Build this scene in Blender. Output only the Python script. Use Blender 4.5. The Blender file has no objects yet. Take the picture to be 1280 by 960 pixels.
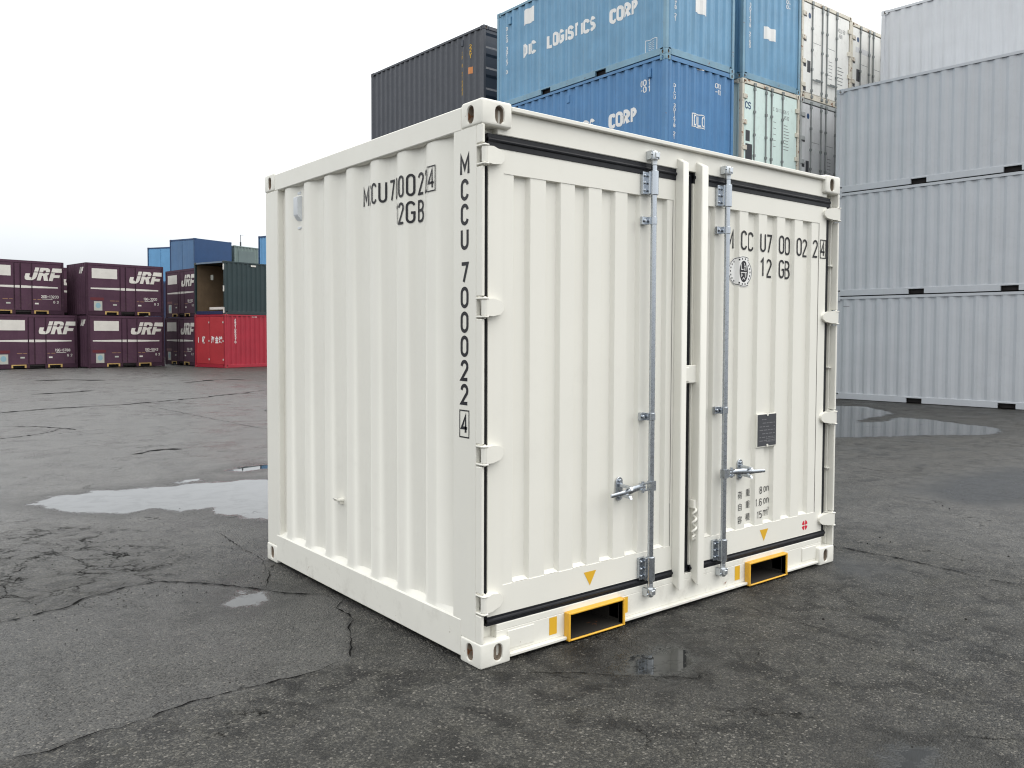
import bpy, bmesh, math, random
import numpy as np
from mathutils import Matrix, Vector

random.seed(7)
rng = np.random.default_rng(7)
scene = bpy.context.scene
COL = scene.collection
PI = math.pi

# ------------------------------------------------------------------ camera
cam_d = bpy.data.cameras.new('camera')
cam = bpy.data.objects.new('camera', cam_d)
COL.objects.link(cam)
_r = Vector((0.7795169641278329, -0.6263707748961558, 0.003599304504498264))
_u = Vector((0.021205552706459508, 0.032132284932966784, 0.9992586455965241))
_f = Vector((0.626022066041877, 0.778862740552516, -0.03833019968228309))
_m = Matrix((( _r.x, _u.x, -_f.x, -2.2510), (_r.y, _u.y, -_f.y, -3.02295), (_r.z, _u.z, -_f.z, 1.53295), (0, 0, 0, 1)))
cam.matrix_world = _m
cam_d.sensor_width = 36.0
cam_d.lens = 1047.5 * 36 / 1280
cam_d.shift_y = -21.4 / 1280
cam_d.clip_start = 0.05
cam_d.clip_end = 3000
scene.camera = cam

# ------------------------------------------------------------------ sky, sun, exposure
SUN_EL, SUN_AZ = 50.0, 134.0          # azimuth clockwise from +Y
world = bpy.data.worlds.new('World')
scene.world = world
world.use_nodes = True
wn, wl = world.node_tree.nodes, world.node_tree.links
wn.clear()
w_out = wn.new('ShaderNodeOutputWorld')
w_bg = wn.new('ShaderNodeBackground')
w_bg.inputs['Strength'].default_value = 0.1
sky = wn.new('ShaderNodeTexSky')
sky.sky_type = 'NISHITA'
sky.sun_disc = False
sky.sun_elevation = math.radians(SUN_EL)
sky.sun_rotation = math.radians(SUN_AZ)
tc = wn.new('ShaderNodeTexCoord')
sep = wn.new('ShaderNodeSeparateXYZ')
wl.new(tc.outputs['Generated'], sep.inputs[0])
ramp = wn.new('ShaderNodeMapRange')           # overcast: zenith about three times the horizon
ramp.inputs['From Min'].default_value = 0.0
ramp.inputs['From Max'].default_value = 1.0
ramp.inputs['To Min'].default_value = 7.0
ramp.inputs['To Max'].default_value = 18.5
wl.new(sep.outputs['Z'], ramp.inputs['Value'])
low = wn.new('ShaderNodeMapRange')            # the last few degrees above the horizon are duller
low.inputs['From Min'].default_value = 0.03
low.inputs['From Max'].default_value = 0.17
low.inputs['To Min'].default_value = 0.0
low.inputs['To Max'].default_value = 4.6
wl.new(sep.outputs['Z'], low.inputs['Value'])
addn = wn.new('ShaderNodeMath'); addn.operation = 'ADD'
wl.new(ramp.outputs[0], addn.inputs[0]); wl.new(low.outputs[0], addn.inputs[1])
cn = wn.new('ShaderNodeTexNoise')
cn.inputs['Scale'].default_value = 3.2
cn.inputs['Detail'].default_value = 5
wl.new(tc.outputs['Generated'], cn.inputs['Vector'])
cr = wn.new('ShaderNodeMapRange')
cr.inputs['From Min'].default_value = 0.3
cr.inputs['From Max'].default_value = 0.7
cr.inputs['To Min'].default_value = 0.93
cr.inputs['To Max'].default_value = 1.05
wl.new(cn.outputs['Fac'], cr.inputs['Value'])
mul = wn.new('ShaderNodeMath'); mul.operation = 'MULTIPLY'
wl.new(addn.outputs[0], mul.inputs[0]); wl.new(cr.outputs[0], mul.inputs[1])
comb = wn.new('ShaderNodeVectorMath'); comb.operation = 'SCALE'
comb.inputs[0].default_value = (0.995, 1.0, 1.0)
wl.new(mul.outputs[0], comb.inputs['Scale'])
tint = wn.new('ShaderNodeMix'); tint.data_type = 'RGBA'; tint.blend_type = 'MULTIPLY'
tint.inputs['Factor'].default_value = 1.0
cool = wn.new('ShaderNodeMix'); cool.data_type = 'RGBA'
cf = wn.new('ShaderNodeMapRange')
cf.inputs['From Min'].default_value = 0.05; cf.inputs['From Max'].default_value = 0.5
wl.new(sep.outputs['Z'], cf.inputs['Value'])
wl.new(cf.outputs[0], cool.inputs['Factor'])
cool.inputs['A'].default_value = (0.955, 0.995, 1.035, 1)
cool.inputs['B'].default_value = (1.0, 1.0, 0.985, 1)
wl.new(cool.outputs['Result'], tint.inputs['B'])
wmix = wn.new('ShaderNodeMix'); wmix.data_type = 'RGBA'
wmix.inputs['Factor'].default_value = 0.96
wl.new(sky.outputs[0], wmix.inputs['A'])
wl.new(comb.outputs[0], tint.inputs['A'])
wl.new(tint.outputs['Result'], wmix.inputs['B'])
wl.new(wmix.outputs['Result'], w_bg.inputs['Color'])
wl.new(w_bg.outputs[0], w_out.inputs[0])

sun_d = bpy.data.lights.new('sun', 'SUN')
sun_d.energy = 1.25
sun_d.angle = math.radians(60)
sun_d.color = (1.0, 0.96, 0.9)
sun = bpy.data.objects.new('sun', sun_d)
COL.objects.link(sun)
_a, _e = math.radians(SUN_AZ), math.radians(SUN_EL)
sdir = Vector((math.sin(_a) * math.cos(_e), math.cos(_a) * math.cos(_e), math.sin(_e)))
sun.rotation_euler = (-sdir).to_track_quat('-Z', 'Y').to_euler()
sun.location = (0, 0, 40)

scene.cycles.use_denoising = True
scene.cycles.denoiser = 'OPENIMAGEDENOISE'
scene.cycles.denoising_input_passes = 'RGB_ALBEDO_NORMAL'
scene.cycles.denoising_prefilter = 'ACCURATE'
scene.cycles.use_adaptive_sampling = False
scene.cycles.filter_width = 1.15
scene.view_settings.view_transform = 'Standard'
scene.view_settings.look = 'None'
scene.view_settings.exposure = 0.0
scene.view_settings.gamma = 1.0
scene.view_settings.use_curve_mapping = False

# ------------------------------------------------------------------ materials
MATS = {}


def new_mat(name):
    m = bpy.data.materials.new(name)
    m.use_nodes = True
    nt = m.node_tree
    b = nt.nodes['Principled BSDF']
    return m, nt.nodes, nt.links, b


def noise(n, l, coord, scale, detail=4, rough=0.55, vec_scale=None, dist=0.0):
    src = coord
    if vec_scale:
        mp = n.new('ShaderNodeMapping')
        mp.inputs['Scale'].default_value = vec_scale
        l.new(coord, mp.inputs['Vector'])
        src = mp.outputs[0]
    t = n.new('ShaderNodeTexNoise')
    t.inputs['Scale'].default_value = scale
    t.inputs['Detail'].default_value = detail
    t.inputs['Roughness'].default_value = rough
    t.inputs['Distortion'].default_value = dist
    l.new(src, t.inputs['Vector'])
    return t.outputs['Fac']


def rng_node(n, l, v, a, b, c=0.0, d=1.0, smooth=False):
    r = n.new('ShaderNodeMapRange')
    if smooth:
        r.interpolation_type = 'SMOOTHSTEP'
    r.inputs['From Min'].default_value = a
    r.inputs['From Max'].default_value = b
    r.inputs['To Min'].default_value = c
    r.inputs['To Max'].default_value = d
    l.new(v, r.inputs['Value'])
    return r.outputs[0]


def mixc(n, l, f, a, b):
    m = n.new('ShaderNodeMix'); m.data_type = 'RGBA'
    if isinstance(f, (int, float)):
        m.inputs['Factor'].default_value = f
    else:
        l.new(f, m.inputs['Factor'])
    for k, v in (('A', a), ('B', b)):
        if isinstance(v, tuple):
            m.inputs[k].default_value = (*v, 1)
        else:
            l.new(v, m.inputs[k])
    return m.outputs['Result']


def math_node(n, l, op, a, b=None):
    m = n.new('ShaderNodeMath'); m.operation = op
    for i, v in enumerate((a, b)):
        if v is None:
            continue
        if isinstance(v, (int, float)):
            m.inputs[i].default_value = v
        else:
            l.new(v, m.inputs[i])
    return m.outputs[0]


def paint(name, col, rough=0.45, var=0.12, streak=0.0, streak_col=(0.25, 0.2, 0.15), rust=0.0, dirt=0.0, bump=0.005, spec=0.4, warp=0.0):
    """Painted steel: slight tone variation, rain streaks, grime and rust spots."""
    if name in MATS:
        return MATS[name]
    m, n, l, b = new_mat(name)
    co = n.new('ShaderNodeTexCoord').outputs['Object']
    v = noise(n, l, co, 1.7, 5)
    f = rng_node(n, l, v, 0.3, 0.7)
    lo = tuple(c * (1 - var) for c in col)
    hi = tuple(min(1, c * (1 + var * 0.6)) for c in col)
    c = mixc(n, l, f, lo, hi)
    if streak:
        s = noise(n, l, co, 3.0, 6, 0.65, (3.5, 3.5, 0.14))
        sf = rng_node(n, l, s, 0.5, 0.78, 0, streak)
        c = mixc(n, l, sf, c, streak_col)
    if dirt:
        d = noise(n, l, co, 9.0, 8, 0.7)
        d2 = noise(n, l, co, 0.9, 3)
        dd = math_node(n, l, 'MULTIPLY', rng_node(n, l, d, 0.52, 0.75), rng_node(n, l, d2, 0.4, 0.65))
        dd = math_node(n, l, 'MULTIPLY', dd, dirt)
        c = mixc(n, l, dd, c, (0.16, 0.13, 0.09))
    if rust:
        r = noise(n, l, co, 6.5, 9, 0.72)
        rf = rng_node(n, l, r, 0.72 - rust * 0.16, 0.76 - rust * 0.16)
        r2 = noise(n, l, co, 60, 3)
        rc = mixc(n, l, r2, (0.10, 0.03, 0.012), (0.30, 0.12, 0.045))
        c = mixc(n, l, rf, c, rc)
    l.new(c, b.inputs['Base Color'])
    rr = noise(n, l, co, 14, 5)
    l.new(rng_node(n, l, rr, 0.3, 0.7, rough - 0.07, rough + 0.1), b.inputs['Roughness'])
    b.inputs['Specular IOR Level'].default_value = spec
    if bump:
        bn = n.new('ShaderNodeBump')
        bn.inputs['Strength'].default_value = 1.0
        h1 = noise(n, l, co, 130, 2)
        h = math_node(n, l, 'MULTIPLY', h1, bump * 0.012)
        if warp:
            h2 = noise(n, l, co, 2.6, 3, 0.5, (1, 1, 0.6))
            h = math_node(n, l, 'ADD', h, math_node(n, l, 'MULTIPLY', h2, warp))
        bn.inputs['Distance'].default_value = 1.0
        l.new(h, bn.inputs['Height'])
        l.new(bn.outputs[0], b.inputs['Normal'])
    MATS[name] = m
    return m


def steel(name, col, rough=0.42, metal=0.85):
    if name in MATS:
        return MATS[name]
    m, n, l, b = new_mat(name)
    co = n.new('ShaderNodeTexCoord').outputs['Object']
    v = noise(n, l, co, 45, 4, 0.7)
    c = mixc(n, l, rng_node(n, l, v, 0.3, 0.7), tuple(x * 0.9 for x in col), col)
    l.new(c, b.inputs['Base Color'])
    b.inputs['Metallic'].default_value = metal
    l.new(rng_node(n, l, v, 0.3, 0.7, rough - 0.04, rough + 0.07), b.inputs['Roughness'])
    MATS[name] = m
    return m


CREAM = paint('cream_paint', (0.775, 0.762, 0.702), 0.42, 0.025, streak=0.05, streak_col=(0.58, 0.55, 0.47), dirt=0.06, warp=0.0012)
CREAM_WORN = paint('cream_paint_worn', (0.775, 0.762, 0.702), 0.45, 0.04, rust=0.34, dirt=0.45)
CAVITY = paint('casting_cavity', (0.30, 0.25, 0.20), 0.8, 0.3, rust=0.9)
BLACK_TXT = paint('black_lettering', (0.012, 0.012, 0.016), 0.5, 0.1)
WHITE_TXT = paint('white_lettering', (0.8, 0.8, 0.79), 0.55, 0.05, dirt=0.25)
OFFWHITE = paint('faded_white_lettering', (0.62, 0.6, 0.56), 0.6, 0.1, dirt=0.4)
RUBBER = paint('black_rubber', (0.008, 0.009, 0.013), 0.5, 0.15, spec=0.3)
GALV = steel('galvanised_steel', (0.52, 0.555, 0.60), 0.27, 1.0)
GALV_B = steel('bright_zinc', (0.62, 0.65, 0.68), 0.3, 0.9)
YELLOW = paint('yellow_paint', (0.76, 0.42, 0.04), 0.45, 0.12, rust=0.3, dirt=0.5)
YELLOW_D = paint('yellow_sticker', (0.72, 0.42, 0.03), 0.45, 0.05)
DARKIN = paint('dark_interior', (0.03, 0.026, 0.022), 0.8, 0.3, rust=0.8)
PLATE = paint('dark_plate', (0.06, 0.062, 0.07), 0.4, 0.15)
PLATE_L = paint('plate_engraving', (0.19, 0.19, 0.2), 0.4, 0.1)
REDMARK = paint('red_mark', (0.62, 0.02, 0.05), 0.5, 0.05)
VENTM = paint('vent_plastic', (0.66, 0.69, 0.72), 0.45, 0.03)
GREY = paint('grey_paint', (0.475, 0.495, 0.525), 0.45, 0.05, streak=0.14, streak_col=(0.33, 0.34, 0.35), dirt=0.12, warp=0.0012)
GREY_L = paint('pale_grey_paint', (0.55, 0.565, 0.59), 0.42, 0.05, streak=0.08, streak_col=(0.36, 0.37, 0.39))
BLUE1 = paint('faded_blue_paint', (0.15, 0.32, 0.49), 0.45, 0.12, streak=0.42, streak_col=(0.27, 0.42, 0.52), rust=0.22, dirt=0.2)
BLUE1F = paint('faded_blue_frame', (0.19, 0.34, 0.45), 0.5, 0.15, streak=0.4, streak_col=(0.3, 0.36, 0.37), rust=0.55, dirt=0.35)
BLUE2 = paint('blue_paint', (0.078, 0.215, 0.43), 0.42, 0.1, streak=0.28, streak_col=(0.16, 0.32, 0.50), rust=0.12, dirt=0.2)
BLUE2F = paint('blue_frame', (0.085, 0.22, 0.42), 0.45, 0.12, rust=0.5, dirt=0.3)
DGREY = paint('dark_grey_paint', (0.062, 0.068, 0.083), 0.5, 0.08, streak=0.15, streak_col=(0.09, 0.095, 0.11))
DGREY_END = paint('dark_grey_end', (0.045, 0.055, 0.075), 0.45, 0.1)
REEF_G = paint('pale_green_white', (0.70, 0.84, 0.80), 0.38, 0.05, streak=0.12, streak_col=(0.45, 0.5, 0.46), dirt=0.3)
REEF_W = paint('old_white_paint', (0.80, 0.80, 0.77), 0.4, 0.05, streak=0.22, streak_col=(0.5, 0.48, 0.42), dirt=0.4)
REEF_S = paint('silver_grey_paint', (0.66, 0.67, 0.685), 0.36, 0.08, streak=0.35, streak_col=(0.3, 0.3, 0.3), dirt=0.4)
REEF_F = paint('rusty_cream_frame', (0.66, 0.62, 0.53), 0.5, 0.15, rust=0.85, dirt=0.5)
REEF_GF = paint('grey_frame', (0.42, 0.44, 0.44), 0.5, 0.15, rust=0.4, dirt=0.5)
ROD_D = steel('dull_rod', (0.26, 0.28, 0.28), 0.5, 0.5)
PURPLE = paint('purple_paint', (0.082, 0.043, 0.066), 0.6, 0.15, spec=0.06, streak=0.25, streak_col=(0.05, 0.03, 0.045), dirt=0.35)
PURPLE_D = paint('purple_frame', (0.052, 0.027, 0.042), 0.6, 0.2, dirt=0.4, spec=0.06)
UNDER = paint('underframe', (0.018, 0.015, 0.015), 0.8, 0.3)
MAROON = paint('maroon_label', (0.10, 0.012, 0.02), 0.5, 0.1)
STICKER = paint('pale_sticker', (0.40, 0.41, 0.37), 0.5, 0.1)
STICKER_B = paint('sticker_print', (0.22, 0.36, 0.42), 0.5, 0.1)
BUFF = paint('buff_text', (0.30, 0.17, 0.09), 0.6, 0.15)
YELLOW_OLD = paint('old_yellow_paint', (0.46, 0.31, 0.11), 0.6, 0.2, dirt=0.5)
RED = paint('red_paint', (0.34, 0.020, 0.038), 0.42, 0.12, streak=0.25, streak_col=(0.30, 0.03, 0.05), dirt=0.15)
RED_D = paint('red_door_paint', (0.42, 0.036, 0.045), 0.42, 0.1, dirt=0.15)
GREEN = paint('dark_green_paint', (0.018, 0.036, 0.04), 0.42, 0.12, streak=0.2, streak_col=(0.03, 0.05, 0.05))
NAVY = paint('navy_paint', (0.02, 0.03, 0.085), 0.45, 0.12)
DBLUE = paint('deep_blue_paint', (0.02, 0.06, 0.155), 0.42, 0.1, dirt=0.15)
MBLUE = paint('mid_blue_paint', (0.07, 0.155, 0.30), 0.42, 0.1, streak=0.3, streak_col=(0.17, 0.23, 0.30))
LBLUE = paint('light_blue_paint', (0.13, 0.33, 0.58), 0.42, 0.1)
PLY = paint('plywood', (0.21, 0.15, 0.095), 0.65, 0.2, streak=0.2, streak_col=(0.12, 0.09, 0.06))
GRGREEN = paint('grey_green_paint', (0.16, 0.21, 0.20), 0.5, 0.12, streak=0.4, streak_col=(0.11, 0.12, 0.11), dirt=0.3)
CRACK = paint('crack_dirt', (0.010, 0.010, 0.010), 0.9, 0.3, spec=0.03)
STONE = paint('stone_chips', (0.028, 0.027, 0.026), 0.9, 0.5, spec=0.1)

# ------------------------------------------------------------------ mesh helpers


class MB:
    def __init__(self):
        self.bm = bmesh.new()

    def face(self, pts, m=0):
        f = self.bm.faces.new([self.bm.verts.new(p) for p in pts])
        f.material_index = m
        return f

    def quads(self, rows, m=0, close=False):
        """rows of equal length of 3D points -> shared-vertex grid"""
        vs = [[self.bm.verts.new(p) for p in r] for r in rows]
        for a, b in zip(vs, vs[1:]):
            n = len(a)
            for i in range(n if close else n - 1):
                j = (i + 1) % n
                f = self.bm.faces.new((a[i], a[j], b[j], b[i]))
                f.material_index = m
        return vs

    def box(self, x0, x1, y0, y1, z0, z1, m=0):
        x0, x1 = min(x0, x1), max(x0, x1); y0, y1 = min(y0, y1), max(y0, y1); z0, z1 = min(z0, z1), max(z0, z1)
        v = [self.bm.verts.new(p) for p in ((x0, y0, z0), (x1, y0, z0), (x1, y1, z0), (x0, y1, z0), (x0, y0, z1), (x1, y0, z1), (x1, y1, z1), (x0, y1, z1))]
        for q in ((3, 2, 1, 0), (4, 5, 6, 7), (0, 1, 5, 4), (1, 2, 6, 5), (2, 3, 7, 6), (3, 0, 4, 7)):
            f = self.bm.faces.new([v[i] for i in q]); f.material_index = m
        return v

    def pbox(self, P, t0, t1, d0, d1, z0, z1, m=0):
        v = [self.bm.verts.new(P(t, d, z)) for z in (z0, z1) for t, d in ((t0, d0), (t1, d0), (t1, d1), (t0, d1))]
        for q in ((3, 2, 1, 0), (4, 5, 6, 7), (0, 1, 5, 4), (1, 2, 6, 5), (2, 3, 7, 6), (3, 0, 4, 7)):
            f = self.bm.faces.new([v[i] for i in q]); f.material_index = m

    def prism(self, pts, vec, m=0):
        vec = Vector(vec)
        a = [self.bm.verts.new(p) for p in pts]
        b = [self.bm.verts.new(Vector(p) + vec) for p in pts]
        f = self.bm.faces.new(a[::-1]); f.material_index = m
        f = self.bm.faces.new(b); f.material_index = m
        n = len(a)
        for i in range(n):
            f = self.bm.faces.new((a[i], a[(i + 1) % n], b[(i + 1) % n], b[i])); f.material_index = m

    def tube(self, path, r, n=12, m=0, cap=True, radii=None):
        path = [Vector(p) for p in path]
        rings = []
        ref = None
        for i, p in enumerate(path):
            a = path[max(i - 1, 0)]; b = path[min(i + 1, len(path) - 1)]
            t = (b - a).normalized()
            if ref is None:
                ref = Vector((0, 0, 1)) if abs(t.z) < 0.9 else Vector((1, 0, 0))
            x = t.cross(ref).normalized(); y = t.cross(x).normalized(); ref = -x.cross(t) if False else ref
            rr = radii[i] if radii else r
            rings.append([p + x * rr * math.cos(2 * PI * k / n) + y * rr * math.sin(2 * PI * k / n) for k in range(n)])
        vs = self.quads(rings, m, close=True)
        if cap:
            f = self.bm.faces.new(vs[0][::-1]); f.material_index = m
            f = self.bm.faces.new(vs[-1]); f.material_index = m

    def build(self, name, mats, parent=None, bevel=0.0, seg=1, smooth=30, loc=None):
        bm = self.bm
        seg = 1
        if bevel:
            bm.normal_update()
            es = [e for e in bm.edges if len(e.link_faces) == 2 and e.calc_face_angle(0) > math.radians(25)]
            bmesh.ops.bevel(bm, geom=es, offset=bevel, segments=seg, profile=0.5, affect='EDGES', clamp_overlap=True)
        bmesh.ops.recalc_face_normals(bm, faces=bm.faces)
        me = bpy.data.meshes.new(name)
        bm.to_mesh(me); bm.free()
        for mt in (mats if isinstance(mats, (list, tuple)) else [mats]):
            me.materials.append(mt)
        if smooth:
            for p in me.polygons:
                p.use_smooth = True
            me.set_sharp_from_angle(angle=math.radians(smooth))
        o = bpy.data.objects.new(name, me)
        COL.objects.link(o)
        if parent is not None:
            o.parent = parent
        if loc is not None:
            o.location = loc
        return o


def share(o, parent, loc):
    c = o.copy()
    COL.objects.link(c)
    c.parent = parent
    c.location = loc
    return c


def thing(name, label, cat, loc=(0, 0, 0), yaw=0.0, group=None):
    o = bpy.data.objects.new(name, None)
    COL.objects.link(o)
    o.location = loc
    o.rotation_euler = (0, 0, yaw)
    o['label'] = label
    o['category'] = cat
    if group:
        o['group'] = group
    return o


def stadium(w, h, n=7):
    """upright oval outline, centre 0"""
    r = w / 2; k = h / 2 - r
    pts = [(r * math.cos(a), k + r * math.sin(a)) for a in np.linspace(0, PI, n)]
    pts += [(r * math.cos(a), -k + r * math.sin(a)) for a in np.linspace(PI, 2 * PI, n)]
    return pts


def casting(mats, sx, sy, top, dims=(0.178, 0.162, 0.118), bevel=0.010, depth=0.032, parent=None, holes=None):
    """ISO corner fitting; local origin at its outer vertical edge, bottom. sx, sy: direction of its body from the outer corner."""
    w, d, h = dims
    bm = bmesh.new()
    V = {}
    for i in (0, 1):
        for j in (0, 1):
            for k in (0, 1):
                V[i, j, k] = bm.verts.new((sx * w * i, sy * d * j, h * k))
    for q in ([(0, 0, 0), (0, 1, 0), (0, 1, 1), (0, 0, 1)], [(1, 0, 0), (1, 1, 0), (1, 1, 1), (1, 0, 1)], [(0, 0, 0), (1, 0, 0), (1, 0, 1), (0, 0, 1)],
              [(0, 1, 0), (1, 1, 0), (1, 1, 1), (0, 1, 1)], [(0, 0, 0), (1, 0, 0), (1, 1, 0), (0, 1, 0)], [(0, 0, 1), (1, 0, 1), (1, 1, 1), (0, 1, 1)]):
        bm.faces.new([V[c] for c in q])
    bmesh.ops.recalc_face_normals(bm, faces=bm.faces)
    if bevel:
        bmesh.ops.bevel(bm, geom=bm.edges[:], offset=bevel, segments=3, profile=0.5, affect='EDGES')
    bm.normal_update()
    zc = h * (0.46 if top else 0.52)
    for ax, sg in ((0, sx), (1, sy)):
        f = [f for f in bm.faces if f.normal[ax] * sg < -0.999 and abs(f.calc_center_median()[ax]) < 1e-4 and f.calc_area() > 0.3 * d * h][0]
        ed = list(f.edges)
        bmesh.ops.delete(bm, geom=[f], context='FACES_ONLY')
        if ax == 0:
            mp = lambda a, b, dd: (sx * dd, sy * (d * 0.53 + a), zc + b)
        else:
            mp = lambda a, b, dd: (sx * (w * 0.58 + a), sy * dd, zc + b)
        st = stadium(0.056, 0.086)
        ring = [bm.verts.new(mp(a, b, 0)) for a, b in st]
        n = len(ring)
        for i in range(n):
            ed.append(bm.edges.new((ring[i], ring[(i + 1) % n])))
        bmesh.ops.triangle_fill(bm, edges=ed, use_beauty=True)
        in1 = [bm.verts.new(mp(a * 0.9, b * 0.93, 0.006)) for a, b in st]
        in2 = [bm.verts.new(mp(a * 0.9, b * 0.93, depth)) for a, b in st]
        for A, B, mi in ((ring, in1, 0), (in1, in2, 1)):
            for i in range(n):
                g = bm.faces.new((A[i], A[(i + 1) % n], B[(i + 1) % n], B[i])); g.material_index = mi
        g = bm.faces.new(in2); g.material_index = 1
    mb = MB(); mb.bm.free(); mb.bm = bm
    return mb.build('corner_casting', mats, parent, smooth=24)


# ---------------- corrugation
def corr_pts(t0, t1, hid, depth, outer=0.072, slope=0.068, recess=0.070, pitch=0.278, flip=False):
    """kinks (t, d) of a trapezoid profile; 'hid' = where an outer flat ends and the fall to the recess starts."""
    k0 = math.floor((t0 - hid) / pitch) - 1
    out = []
    for k in range(k0, k0 + int((t1 - t0) / pitch) + 4):
        b = hid + k * pitch
        out += [(b - outer, 0.0), (b, 0.0), (b + slope, depth), (b + slope + recess, depth)]
    out.sort()

    def prof(t):
        for (a, da), (c, dc) in zip(out, out[1:]):
            if a <= t <= c:
                return da + (dc - da) * (t - a) / max(c - a, 1e-9)
        return 0.0
    ks = [(t0, prof(t0))] + [p for p in out if t0 + 0.002 < p[0] < t1 - 0.002] + [(t1, prof(t1))]
    return ks, prof


def corr_wall(mb, P, kinks, z0, z1, d0, m=0, ledge=None, bend=0.0):
    """sheet following kinks; ledge = (d_rail, dz) adds sloping ledges to the rails"""
    ks = []
    for i, (t, d) in enumerate(kinks):
        if bend and 0 < i < len(kinks) - 1:
            (ta, da), (tb, db) = kinks[i - 1], kinks[i + 1]
            la = min(bend / max(math.hypot(t - ta, d - da), 1e-6), 0.45); lb = min(bend / max(math.hypot(tb - t, db - d), 1e-6), 0.45)
            a = (t + (ta - t) * la, d + (da - d) * la); b = (t + (tb - t) * lb, d + (db - d) * lb)
            mid = ((a[0] + 2 * t + b[0]) / 4, (a[1] + 2 * d + b[1]) / 4)
            ks += [a, mid, b]
        else:
            ks.append((t, d))
    rows = []
    if ledge:
        dr, dz = ledge
        rows.append([P(t, dr, z0) for t, d in ks])
        rows.append([P(t, d0 + d, z0 + dz) for t, d in ks])
        rows.append([P(t, d0 + d, z1) for t, d in ks])
        rows.append([P(t, dr, z1) for t, d in ks])
    else:
        rows.append([P(t, d0 + d, z0) for t, d in ks])
        rows.append([P(t, d0 + d, z1) for t, d in ks])
    mb.quads(rows, m)


# ---------------- lettering
def arc(cx, cy, rx, ry, a0, a1, n=9):
    return [(cx + rx * math.cos(math.radians(a)), cy + ry * math.sin(math.radians(a))) for a in np.linspace(a0, a1, n)]


def glyph(ch, w):
    h = w / 2
    g = {
        'M': [[(0, 0), (0, 1), (h, 0.3), (w, 1), (w, 0)]],
        'C': [arc(h, 1 - h, h, h, 8, 180) + arc(h, h, h, h, 180, 352)],
        'U': [[(0, 1)] + arc(h, h, h, h, 180, 360) + [(w, 1)]],
        '0': [arc(h, 1 - h, h, h, 0, 180) + arc(h, h, h, h, 180, 360) + [(w, 1 - h)]],
        '7': [[(0, 1), (w, 1), (0.35 * w, 0)]],
        '2': [arc(h, 1 - h, h, h, 175, -35) + [(0, 0), (w, 0)]],
        '4': [[(0.72 * w, 0), (0.72 * w, 1), (0, 0.27), (w, 0.27)]],
        '1': [[(0.1 * w, 0.8), (0.55 * w, 1), (0.55 * w, 0)]],
        'G': [arc(h, 1 - h, h, h, 15, 180) + arc(h, h, h, h, 180, 360) + [(w, 0.47), (0.55 * w, 0.47)]],
        'B': [[(0, 0), (0, 1)] + arc(0.45 * w, 0.77, 0.5 * w, 0.23, 90, -90, 8) + [(0, 0.54)], [(0.02, 0.54)] + arc(0.5 * w, 0.27, 0.5 * w, 0.27, 90, -90, 8) + [(0, 0)]],
        'D': [[(0, 0.5), (0, 1), (0.5 * w, 1), (w, 0.80), (w, 0.20), (0.5 * w, 0), (0, 0), (0, 0.52)]],
        'I': [[(h, 0), (h, 1)]],
        'L': [[(0, 1), (0, 0), (w, 0)]],
        'O': [arc(h, 1 - h, h, h, 0, 180) + arc(h, h, h, h, 180, 360) + [(w, 1 - h)]],
        'S': [arc(h, 0.75, h, 0.25, 15, 250, 9) + arc(h, 0.26, h, 0.26, 70, -165, 9)],
        'T': [[(0, 1), (w, 1)], [(h, 0.95), (h, 0)]],
        'R': [[(0, 0), (0, 1)] + arc(0.45 * w, 0.74, 0.55 * w, 0.26, 90, -90, 8) + [(0.05, 0.48)], [(0.45 * w, 0.46), (w, 0)]],
        'P': [[(0, 0), (0, 1)] + arc(0.45 * w, 0.74, 0.55 * w, 0.26, 90, -90, 8) + [(0.05, 0.48)]],
        '8': [arc(h, 0.75, h * 0.9, 0.25, -90, 270, 13), arc(h, 0.25, h, 0.25, 90, 450, 13)],
        '6': [arc(h, 1 - h, h, h, 20, 180) + arc(h, 0.3, h, 0.3, 180, 540, 15)],
        '9': [arc(h, h, h, h, 200, 360) + arc(h, 0.7, h, 0.3, 0, 360, 15)],
        '5': [[(w, 1), (0.05 * w, 1), (0, 0.55)] + arc(h, 0.32, h, 0.32, 120, -150, 9)],
        '3': [arc(h, 0.76, h, 0.24, 160, -80, 8), arc(h, 0.27, h, 0.27, 80, -160, 8)],
        't': [[(h, 0.95), (h, 0.1), (w, 0.0)], [(0, 0.66), (w, 0.66)]],
        'o': [arc(h, 0.33, h, 0.33, 0, 360, 14)],
        'n': [[(0, 0.66), (0, 0)], [(0, 0.4)] + arc(h, 0.4, h, 0.26, 150, 0, 6) + [(w, 0)]],
        'm': [[(0, 0.66), (0, 0)], [(0, 0.42)] + arc(w * .25, 0.42, w * .25, 0.24, 160, 0, 6) + [(h, 0)], [(h, 0.42)] + arc(w * .75, 0.42, w * .25, 0.24, 160, 0, 6) + [(w, 0)]],
        '-': [[(0, 0.5), (w, 0.5)]],
        '.': [[(h - 0.03, 0.05), (h + 0.07, 0.05)]],
        'N': [[(0, 0), (0, 1), (w, 0), (w, 1)]],
        'J': [[(w, 1), (w, h)] + arc(h, h, h, h, 0, -180, 7)],
        'F': [[(0, 0), (0, 1), (w, 1)], [(0, 0.52), (0.8 * w, 0.52)]],
        'A': [[(0, 0), (h, 1), (w, 0)], [(0.2 * w, 0.3), (0.8 * w, 0.3)]],
        'E': [[(w, 1), (0, 1), (0, 0), (w, 0)], [(0, 0.52), (0.8 * w, 0.52)]],
        'Q': [arc(h, 1 - h, h, h, 0, 180) + arc(h, h, h, h, 180, 360) + [(w, 1 - h)], [(0.55 * w, 0.25), (w, 0)]],
        '#': [[(0, 0), (0, 1), (w, 1), (w, 0), (0, 0)]],
    }
    return g.get(ch, [])


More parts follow.
